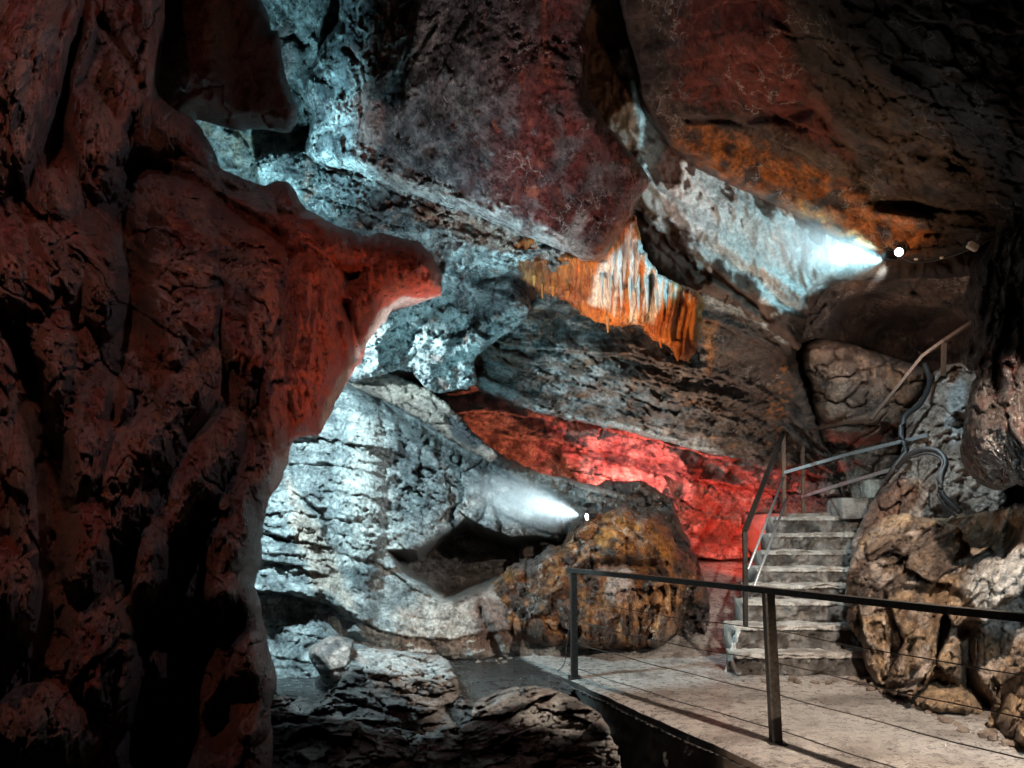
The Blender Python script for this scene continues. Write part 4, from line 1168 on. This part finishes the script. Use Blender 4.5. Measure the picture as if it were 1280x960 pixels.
ysf = np.concatenate([np.arange(-1.5, 4.5, .12), np.arange(4.5, 11, .035), np.arange(11, 26, .12)])
path = grid_sheet('path', np.concatenate([np.arange(-9, -1.4, .15), np.arange(-1.4, 5.4, .03), np.arange(5.4, 9, .15)]), ysf, path_z, path_col, M_FLOOR,
                  lambda Q: ((Q[:, 0] - E0[0]) * en[0] + (Q[:, 1] - E0[1]) * en[1] + .05 * fbm(np.stack([Q[:, 0], Q[:, 1], 0 * Q[:, 0]], 1) * 2.5, 3, 221) < .04) | ((Q[:, 0] - E0[0]) * (E0[1] - E2[1]) - (Q[:, 1] - E0[1]) * (E0[0] - E2[0]) < .1 * fbm(Q * np.array([3, 3, 0]), 3, 230)))
tag(path, kind='structure')


def shadow_pit():  # dark drop and ledge made up in place of the broad foreground shadow
    al = np.arange(-.6, 9, .035); zz = np.arange(0, 2.7, .05)
    A, Z = np.meshgrid(al, zz); A, Z = A.ravel(), Z.ravel()
    B = np.stack([E0[0] + ev[0] * A, E0[1] + ev[1] * A, 0 * A], 1)
    off = -.05 * fbm(B * 2.5, 3, 221) + .02
    Q = np.stack([B[:, 0], B[:, 1], -Z], 1)
    off = off + (.25 * fbm(Q * 1.6, 4, 226) + .12 * Z + .10 * (fbm(Q * np.array([4, 4, 7]), 4, 227, .6, True) - .4)) * sstep(0, .25, Z)
    Q[:, 0] += en[0] * off; Q[:, 1] += en[1] * off; Q[:, 2] += .005
    n = len(al); i = np.arange((len(zz) - 1) * (n - 1)); r, q = i // (n - 1), i % (n - 1); a = r * n + q
    c = mix(np.tile(np.array([.030, .024, .02]), (len(Q), 1)), np.array([.07, .05, .04]), sstep(0, .3, fbm(Q * 5, 4, 228)))
    o = new_mesh('shadow_flank', Q, np.stack([a, a + n, a + n + 1, a + 1], 1), M_STEP, None, None, True, c); tag(o, kind='structure')
    xs = np.arange(-6, 6, .12)
    o = grid_sheet('shadow_pit_floor', xs, np.arange(-1.5, 8.6, .12), lambda P: -2.4 + .3 * fbm(P * .8, 4, 229), lambda P: np.tile(np.array([.03, .024, .02]), (len(P), 1)), M_STEP); tag(o, kind='structure')


shadow_pit()


# big enclosing cave shell, far behind everything
def cave_shell():
    bm = bmesh.new(); bmesh.ops.create_icosphere(bm, subdivisions=6, radius=1)
    v = np.array([x.co[:] for x in bm.verts]); f = [[q.index for q in p.verts][::-1] for p in bm.faces]
    bm.free()
    P = v * np.array([13, 17, 9]) + np.array([0, 7, 3.2])
    n = fbm(P * .35, 4, 231) ; P = P + v * (n * 2.2)[:, None] + v * (.35 * fbm(P * 1.6, 4, 232))[:, None]
    c = mix(np.tile(DBROWN, (len(P), 1)), BROWN, sstep(-.2, .3, fbm(P * .8, 4, 233)))
    o = new_mesh('cave_shell', P, f, M_ROUGH, None, None, True, c); tag(o, kind='structure')


cave_shell()


# ================================================================== 19 stone stairs
stairs = bpy.data.objects.new('stone_stairs', None); col.objects.link(stairs)
tag(stairs, 'worn cast stone steps climbing between the red passage and the right bank', 'stairs')
# front top edge rows: left px, right px, y of the nose, y of foot
rows = [(925, 1078, 818, 845), (921, 1082, 783, 815), (934, 1066, 752, 781), (942, 1064, 731, 752), (950, 1064, 710, 731), (958, 1064, 689, 709), (966, 1068, 667, 688), (972, 1072, 646, 666)]
zt = 0.0; yprev = None
STEP_TOPS = []
for i, (xl, xr, yt, yb) in enumerate(rows):
    # depth from the foot row on the tread below
    r = ray(np.array((xl + xr) / 2.), np.array(float(yb)))
    d = (zt - CAM_H) / r[2] if abs(r[2]) > 1e-4 else 11
    if i == 0: d0 = d
    d = d0 + i * .36
    top = CAM + ray(np.array((xl + xr) / 2.), np.array(float(yt))) * d
    znew = top[2]
    pl = at(np.array(float(xl)), np.array(float(yt)), np.array(d)); pr = at(np.array(float(xr)), np.array(float(yt)), np.array(d))
    x0, x1 = pl[0] - .03, pr[0] + .25
    yf = pl[1]; yb_ = yf + .46
    bot = zt - .06
    nx, nz, ny = 110, 20, 30
    vs = []; fs = []
    # profile: bottom front -> nose -> back
    prof = [(yf, bot + (znew - bot) * k / nz) for k in range(nz + 1)] + [(yf + (yb_ - yf) * k / ny, znew) for k in range(1, ny + 1)]
    m = len(prof)
    for ix in range(nx + 1):
        x = x0 + (x1 - x0) * ix / nx
        for (yy, zz) in prof: vs.append((x, yy, zz))
    A = np.array(vs)
    nose = np.exp(-((A[:, 2] - znew) / .03) ** 2) * np.exp(-((A[:, 1] - yf) / .03) ** 2)
    n1 = fbm(A * 4, 4, 241 + i); n2 = fbm(A * 14, 3, 251 + i); n3 = fbm(A * np.array([2.2, 2, 2]), 3, 261 + i)
    front = np.exp(-np.maximum(A[:, 1] - yf, 0) / .05)
    n4 = fbm(A * 9, 4, 281 + i, .6, True)
    A[:, 1] += front * (.09 * n1 + .05 * n2 + .11 * n3 + .045 * n4) + .03 * nose * front
    A[:, 2] += (.026 * n1 + .014 * n2 + .035 * n3) - .03 * nose * (1 + 1.6 * n2)
    # rough riser bulges under the nose
    A[:, 1] += front * np.where(A[:, 2] < znew - .05, .035 + .03 * n2, 0)
    for ix in range(nx):
        for k in range(m - 1):
            a = ix * m + k
            fs.append([a, a + m, a + m + 1, a + 1])
    # sides, back
    L = len(A)
    vl = [(x0, yb_, bot), (x1, yb_, bot)]
    A = np.concatenate([A, np.array(vl)])
    fs.append([k for k in range(m)] + [L]); fs.append([nx * m + k for k in range(m)][::-1] + [L + 1])
    fs.append([m - 1, nx * m + m - 1, L + 1, L])
    cc = mix(np.tile(np.array([.50, .45, .40]), (len(A), 1)), np.array([.27, .23, .20]), sstep(-.1, .3, fbm(A * 5, 4, 271 + i)))
    cc = mix(cc, np.array([.045, .034, .028]), (A[:, 2] < znew - .045) * (.55 + .4 * sstep(-.2, .2, fbm(A * 4, 4, 291 + i))))  # risers painted dark as if shaded under a high lamp, plus mud
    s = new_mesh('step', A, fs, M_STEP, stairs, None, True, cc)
    STEP_TOPS.append((x0, x1, yf, znew))
    zt = znew
print('steps', [tuple(round(float(v), 2) for v in t) for t in STEP_TOPS])
# landing and the upper curb stone
def stone_block(name, u0, v0, u1, v1, d, depth, mat, color, parent=None, seed=0, amp=.02):
    a = at(np.array(float(u0)), np.array(float(v0)), np.array(d)); b = at(np.array(float(u1)), np.array(float(v1)), np.array(d))
    bm = bmesh.new(); bmesh.ops.create_cube(bm, size=1)
    bmesh.ops.subdivide_edges(bm, edges=bm.edges[:], cuts=9, use_grid_fill=True)
    v = np.array([x.co[:] for x in bm.verts]); f = [[q.index for q in p.verts] for p in bm.faces]; bm.free()
    rr = np.linalg.norm(v, axis=1)
    v = v * (1 - .05 * np.clip(rr - .62, 0, 1)[:, None] * 2)
    sz = np.array([abs(b[0] - a[0]), depth, abs(a[2] - b[2])]); ce = np.array([(a[0] + b[0]) / 2, (a[1] + b[1]) / 2 + depth / 2, (a[2] + b[2]) / 2])
    P = v * sz + ce
    P += amp * np.stack([fbm(P * 6, 4, seed + k) for k in range(3)], 1)
    cc = mix(np.tile(np.array(color), (len(P), 1)), np.array(color) * .5, sstep(0, .3, fbm(P * 6, 4, seed + 9)))
    return new_mesh(name, P, f, mat, parent, None, True, cc)


cb = stone_block('curb_stone', 1054, 622, 1086, 648, 10.95, .6, M_STEP, (.30, .27, .24), None, 300, .04)
tag(cb, 'rough stone block on the right end of the top step', 'stone block')
wb = stone_block('white_block', 1087, 599, 1106, 622, 11.3, .3, M_STEP, (.62, .55, .46), None, 310, .01)
tag(wb, 'pale smooth upright block standing behind the top of the stairs', 'stone block')
ld = stone_block('stair_landing', 992, 641, 1130, 700, 11.3, 2.6, M_STEP, (.26, .22, .19), None, 320, .03)
ld['kind'] = 'structure'

def calcite_drip():
    root = bpy.data.objects.new('calcite_drip', None); col.objects.link(root)
    top = at(np.array(922.), np.array(785.), np.array(STEP_TOPS[0][2] + .04)); bot = ground(np.array(923.), np.array(848.))
    tag(root, 'knotted white calcite drip down the left corner of the lowest steps', 'dripstone')
    for j in range(4):
        n, m = 60, 7; t = np.linspace(0, 1, n + 1)
        q = np.stack([t * 4 + j * 9, t * 0 + j, t * 0], 1)
        cx = top[0] + (bot[0] - top[0]) * t + .03 * fbm(q * 1.3, 3, 500) + .012 * (j - 1.5); cy = top[1] - .03 + .02 * fbm(q * 1.3, 3, 501)
        cz = top[2] + (bot[2] - top[2]) * t; r = np.clip(.010 + .014 * fbm(q * 3, 3, 502) + .012 * (t > .9), .003, .05)
        th = 2 * np.pi * np.arange(m) / m
        A = np.stack([cx[:, None] + r[:, None] * np.cos(th), cy[:, None] + r[:, None] * np.sin(th), np.repeat(cz[:, None], m, 1)], 2).reshape(-1, 3)
        fs = [[i * m + k, i * m + (k + 1) % m, (i + 1) * m + (k + 1) % m, (i + 1) * m + k] for i in range(n) for k in range(m)]
        new_mesh('strand', A, fs, M_SMOOTH, root, None, True, np.tile(CALC * .6, (len(A), 1)))


calcite_drip()
# loose stones lying along the foot of the bank, boulder and wall
def loose_stones():
    r_ = random.Random(11); bm = bmesh.new(); bmesh.ops.create_icosphere(bm, subdivisions=2, radius=1)
    v = np.array([x.co[:] for x in bm.verts]); f = [[q.index for q in p.verts] for p in bm.faces]; bm.free()
    V = []; Fc = []; n = 0
    segs = [((1060, 848), (1100, 862)), ((1100, 862), (1190, 902)), ((1190, 902), (1275, 935)), ((650, 812), (830, 815)), ((830, 815), (880, 800)), ((440, 822), (560, 826)), ((925, 850), (1080, 852)), ((600, 826), (650, 820))]
    for (a, b) in segs:
        for _ in range(26):
            t = r_.random(); u = a[0] + (b[0] - a[0]) * t + r_.gauss(0, 4); vv = a[1] + (b[1] - a[1]) * t + abs(r_.gauss(0, 3))
            g = ground(np.array(u), np.array(vv)); s_ = .012 + .04 * r_.random() ** 3
            P = v * s_ * np.array([1, r_.uniform(.6, 1), r_.uniform(.4, .8)]) * (1 + .5 * fbm(v * 1.3 + r_.random() * 50, 2, 3))[:, None] + g + np.array([0, 0, s_ * .3])
            V.append(P); Fc += [[q + n for q in x] for x in f]; n += len(v)
    A = np.concatenate(V); cc = mix(np.tile(np.array([.24, .18, .14]), (n, 1)), np.array([.10, .07, .055]), sstep(-.1, .2, fbm(A * 6, 2, 340)))
    o = new_mesh('loose_stones', A, Fc, M_STEP, None, None, False, cc); tag(o, kind='stuff')


loose_stones()
# ================================================================== 20 railings, hoses, lamps
def tube(name, pts, r, mat, parent=None, n=8, flat=None):
    pts = [np.array(p, float) for p in pts]
    vs = []; fs = []
    for i, p in enumerate(pts):
        t = pts[min(i + 1, len(pts) - 1)] - pts[max(i - 1, 0)]
        t /= np.linalg.norm(t) + 1e-9
        up = np.array([0, 0, 1.0]) if abs(t[2]) < .9 else np.array([0, 1.0, 0])
        s = np.cross(t, up); s /= np.linalg.norm(s); u = np.cross(s, t)
        if flat:
            a, b = flat
            for sx, sy in ((-1, -1), (1, -1), (1, 1), (-1, 1)):
                vs.append(p + s * sx * a / 2 + u * sy * b / 2)
        else:
            for k in range(n):
                th = 2 * math.pi * k / n
                vs.append(p + r * (math.cos(th) * s + math.sin(th) * u))
    m = 4 if flat else n
    for i in range(len(pts) - 1):
        for k in range(m):
            a, b = i * m + k, i * m + (k + 1) % m
            fs.append([a, b, b + m, a + m])
    fs.append(list(range(m))[::-1]); fs.append([(len(pts) - 1) * m + k for k in range(m)])
    return new_mesh(name, vs, fs, mat, parent, None, not flat)


def P3(u, v, d): return at(np.array(float(u)), np.array(float(v)), np.array(float(d)))


def smooth_pts(pts, n=6):
    pts = [np.array(p, float) for p in pts]; out = []
    for i in range(len(pts) - 1):
        p0 = pts[max(i - 1, 0)]; p1 = pts[i]; p2 = pts[i + 1]; p3 = pts[min(i + 2, len(pts) - 1)]
        for k in range(n):
            t = k / n
            out.append(.5 * ((2 * p1) + (-p0 + p2) * t + (2 * p0 - 5 * p1 + 4 * p2 - p3) * t * t + (-p0 + 3 * p1 - 3 * p2 + p3) * t ** 3))
    out.append(pts[-1]); return out


G1 = ground(np.array(718.), np.array(847.)); G2 = ground(np.array(970.), np.array(929.))
fence = bpy.data.objects.new('path_railing', None); col.objects.link(fence); fence.location = tuple(G2)
tag(fence, 'dark steel railing with wire strands along the edge of the path', 'railing')


def rel(o, root):
    o.data.transform(Matrix.Translation(-root.location)); return o


dirv = (G2 - G1); seg = np.linalg.norm(dirv); dirv /= seg
G3 = G2 + dirv * seg * 1.02
H = 1.10
up3 = np.array([0, 0, 1.0])
for g in (G1, G2, G3):
    rel(tube('post', [g - up3 * .1, g + up3 * (H - .02)], 0, M_RAIL, fence, flat=(.075, .085)), fence)
    rel(tube('post_plate', [g + up3 * -.01, g + up3 * .012], 0, M_RAIL, fence, flat=(.13, .15)), fence)
rel(tube('top_rail', [G1 - dirv * .08 + up3 * H, (G1 + G2) / 2 + up3 * (H + .004), G2 + up3 * H, (G2 + G3) / 2 + up3 * (H - .006), G3 + dirv * .1 + up3 * H], 0, M_RAIL, fence, flat=(.075, .045)), fence)
side = np.array([-dirv[1], dirv[0], 0]) * .0
for fr in (.74, .53, .32, .09):
    pts = []
    for a, b in ((G1, G2), (G2, G3)):
        for k in range(12):
            t = k / 12; p = a + (b - a) * t + up3 * (H * fr - .05 * math.sin(math.pi * t) ** 1.0 * (0.6 if fr > .5 else .3) + .004 * math.sin(t * 17 + fr * 9))
            pts.append(p)
    pts.append(G3 + up3 * H * fr)
    rel(tube('wire', pts, .0042, M_WIRE, fence, 6), fence)
wl = smooth_pts([G1 + up3 * .62 - dirv * .05, G1 + up3 * .35 - dirv * .14, G1 + up3 * .12 - dirv * .2, G1 + up3 * .01 - dirv * .35], 5)
rel(tube('loose_wire', wl, .005, M_WIRE, fence, 6), fence)

# stair railing
SR = bpy.data.objects.new('stair_railing', None); col.objects.link(SR)
A0 = P3(932, 782, 8.6)
SR.location = tuple(A0)
tag(SR, 'thin steel handrail with two lower rails running up the left side of the stairs', 'handrail')
PA, PB, PC = P3(931, 664, 8.6), P3(979, 541, 11.2), P3(1003, 540, 11.5)
rel(tube('post', [A0, PA], 0, M_RAIL, SR, flat=(.045, .045)), SR)
rel(tube('post', [P3(980, 645, 11.2), PB], 0, M_RUST, SR, flat=(.05, .05)), SR)
rel(tube('post', [P3(1004, 642, 11.5), PC], 0, M_RUST, SR, flat=(.045, .045)), SR)
rel(tube('top_rail', [PA, PB], 0, M_RAIL, SR, flat=(.05, .035)), SR)
rel(tube('lower_rail', [P3(935, 712, 8.6), P3(980, 596, 11.2)], .016, M_BARE, SR), SR)
rel(tube('lower_rail', [P3(941, 738, 8.6), P3(984, 622, 11.2)], .016, M_BARE, SR), SR)
rel(tube('upper_rail', [PB, PC, P3(1050, 530, 10.7), P3(1089, 524, 10.3)], 0, M_RUST, SR, flat=(.05, .035)), SR)
rel(tube('upper_rail', [P3(1089, 524, 10.3), P3(1125, 480, 10.15), P3(1152, 446, 10.05)], 0, M_RUST, SR, flat=(.036, .036)), SR)
rel(tube('upper_rail', [P3(1152, 446, 10.05), P3(1180, 426, 9.9), P3(1222, 398, 9.4)], 0, M_RUST, SR, flat=(.04, .04)), SR)
rel(tube('post', [P3(1179, 470, 9.9), P3(1180, 428, 9.9)], 0, M_RUST, SR, flat=(.045, .045)), SR)
rel(tube('bare_rail', [P3(980, 591, 11.2), P3(1060, 568, 10.4), P3(1160, 544, 9.5)], 0, M_BARE, SR, flat=(.04, .04)), SR)
rel(tube('bare_rail', [P3(1003, 621, 11.5), P3(1060, 603, 10.5), P3(1132, 582, 9.6)], 0, M_BARE, SR, flat=(.04, .04)), SR)

# hoses
hz = tube('black_hose', smooth_pts([P3(1156, 455, 10.1), P3(1162, 478, 9.9), P3(1150, 505, 9.7), P3(1131, 521, 9.6), P3(1126, 545, 9.5), P3(1133, 562, 9.4), P3(1118, 584, 9.4), P3(1108, 600, 9.5)]), .032, M_HOSE, n=12)
tag(hz, 'thick black hose running down beside the cracked boulder', 'hose')
hz = tube('black_hose', smooth_pts([P3(1122, 584, 8.95), P3(1135, 570, 8.75), P3(1152, 562, 8.6), P3(1172, 564, 8.45), P3(1182, 578, 8.3), P3(1176, 598, 8.2), P3(1178, 618, 8.1), P3(1200, 640, 7.9)]), .030, M_HOSE, n=12)
tag(hz, 'black hose arching over the pale ridge right of the stairs', 'hose')
hz = tube('thin_cable', smooth_pts([P3(1138, 572, 8.7), P3(1160, 567, 8.5), P3(1178, 576, 8.3), P3(1172, 600, 8.2), P3(1174, 622, 8.1), P3(1195, 646, 7.9)]), .014, M_HOSE, n=8)
tag(hz, 'thin black cable following the arched hose down the ridge', 'cable')


def box_obj(name, size, mat, parent=None, loc=(0, 0, 0), bev=.01, rot=None):
    bm = bmesh.new(); bmesh.ops.create_cube(bm, size=1)
    for v in bm.verts: v.co = Vector((v.co.x * size[0], v.co.y * size[1], v.co.z * size[2]))
    bmesh.ops.bevel(bm, geom=bm.edges[:], offset=bev, segments=2, affect='EDGES')
    me = bpy.data.meshes.new(name); bm.to_mesh(me); bm.free(); me.materials.append(mat)
    o = bpy.data.objects.new(name, me); col.objects.link(o); o.parent = parent; o.location = loc
    if rot: o.rotation_euler = rot
    return o


def cyl_obj(name, r0, r1, h, mat, parent, loc=(0, 0, 0), rot=(0, 0, 0), n=20):
    bm = bmesh.new(); bmesh.ops.create_cone(bm, cap_ends=True, segments=n, radius1=r0, radius2=r1, depth=h)
    me = bpy.data.meshes.new(name); bm.to_mesh(me); bm.free(); me.materials.append(mat)
    o = bpy.data.objects.new(name, me); col.objects.link(o); o.parent = parent; o.location = loc; o.rotation_euler = rot
    return o


def floodlight(name, pos, aim, s, label, lit=True):
    r = bpy.data.objects.new(name, None); col.objects.link(r); r.location = tuple(pos)
    r.rotation_euler = (Vector(aim) - Vector(pos)).to_track_quat('-Z', 'Y').to_euler()
    tag(r, label, 'floodlight')
    cyl_obj('housing', .045 * s, .06 * s, .12 * s, M_BLACK, r, (0, 0, .07 * s), (math.pi, 0, 0))
    cyl_obj('rim', .066 * s, .066 * s, .02 * s, M_BLACK, r, (0, 0, .006 * s))
    if lit: cyl_obj('lens', .052 * s, .052 * s, .012 * s, M_LENS, r, (0, 0, -.006 * s))
    tube('bracket', [(-.075 * s, 0, .05 * s), (-.078 * s, .11 * s, .06 * s), (.078 * s, .11 * s, .06 * s), (.075 * s, 0, .05 * s)], .008 * s, M_BLACK, r, 6)
    return r


floodlight('ceiling_floodlight', P3(1124, 315, 7.2), P3(1040, 330, 6.3), .7, 'lit black floodlight clamped under the lip of the orange ceiling')
fl2 = bpy.data.objects.new('dark_floodlight', None); col.objects.link(fl2); fl2.location = tuple(P3(1112, 320, 7.35))
tag(fl2, 'boxy black floodlight turned away to the left under the ceiling lip', 'floodlight')
box_obj('housing', (.11, .10, .07), M_BLACK, fl2, (0, 0, 0), .01, (0, .1, 0)); box_obj('visor', (.12, .02, .012), M_BLACK, fl2, (-.02, -.05, -.045), .004)
tube('bracket', [(0.03, .02, .03), (.06, .03, .09), (.10, .06, .12)], .008, M_BLACK, fl2, 6)
jb = box_obj('junction_box', (.085, .05, .06), M_WHITE, None, tuple(P3(1216, 308, 6.75)), .006, (.2, .5, .1)); tag(jb, 'small white junction box at the right end of the ceiling cable', 'junction box')
cbp = smooth_pts([P3(1126, 322, 7.15), P3(1140, 327, 7.1), P3(1165, 326, 7.05), P3(1190, 320, 6.95), P3(1214, 311, 6.8), P3(1240, 298, 6.7)])
cb = tube('ceiling_cable', cbp, .008, M_HOSE, n=6); tag(cb, 'black cable strung under the ceiling lip from lamp to junction box', 'cable')
for q, wh in ((P3(1145, 324, 7.05), 'nearer the lamp'), (P3(1177, 322, 6.95), 'nearer the junction box')):
    k = box_obj('cable_clip', (.03, .02, .02), M_WHITE, None, tuple(q), .004); tag(k, 'small white clip on the ceiling cable, the one ' + wh, 'cable clip', 'clips on the ceiling cable')
floodlight('wall_floodlight', P3(734, 646, 9.65), P3(640, 655, 9.3), .75, 'small lit lamp shining left from the shoulder of the orange boulder')

# ================================================================== mist hanging in front of the two bare lamps
def mist(pos, aim, length, width, dens):
    bm = bmesh.new(); bmesh.ops.create_icosphere(bm, subdivisions=3, radius=1)
    me = bpy.data.meshes.new('mist'); bm.to_mesh(me); bm.free()
    o = bpy.data.objects.new('mist', me); col.objects.link(o)
    pos = Vector(pos); d = (Vector(aim) - pos).normalized()
    o.location = pos + d * length * .82; o.scale = (width, width, length)
    o.rotation_euler = d.to_track_quat('-Z', 'Y').to_euler(); tag(o, kind='stuff')
    m = bpy.data.materials.new('mist'); m.use_nodes = True; nt = m.node_tree
    for n in list(nt.nodes):
        if n.type != 'OUTPUT_MATERIAL': nt.nodes.remove(n)
    out = nt.nodes[0]; tc = nt.nodes.new('ShaderNodeTexCoord'); ln = nt.nodes.new('ShaderNodeVectorMath'); ln.operation = 'LENGTH'
    mr = nt.nodes.new('ShaderNodeMapRange'); mr.interpolation_type = 'SMOOTHSTEP'
    mr.inputs['From Min'].default_value, mr.inputs['From Max'].default_value = 0.0, 1.0
    mr.inputs['To Min'].default_value, mr.inputs['To Max'].default_value = dens, 0.0
    pv = nt.nodes.new('ShaderNodeVolumePrincipled'); pv.inputs['Color'].default_value = (.85, .92, .95, 1); pv.inputs['Anisotropy'].default_value = 0.1
    nt.links.new(tc.outputs['Object'], ln.inputs[0]); nt.links.new(ln.outputs['Value'], mr.inputs['Value'])
    nt.links.new(mr.outputs['Result'], pv.inputs['Density']); nt.links.new(pv.outputs[0], out.inputs['Volume'])
    me.materials.append(m)


mist(LAMP_CEIL, at(950, 298, 7.9), .85, .42, 1.6)
mist(LAMP_WALL, at(600, 615, 9.5), .90, .40, 1.6)

print('tris', sum(len(p.vertices) - 2 for o in bpy.data.objects if o.type == 'MESH' for p in o.data.polygons))
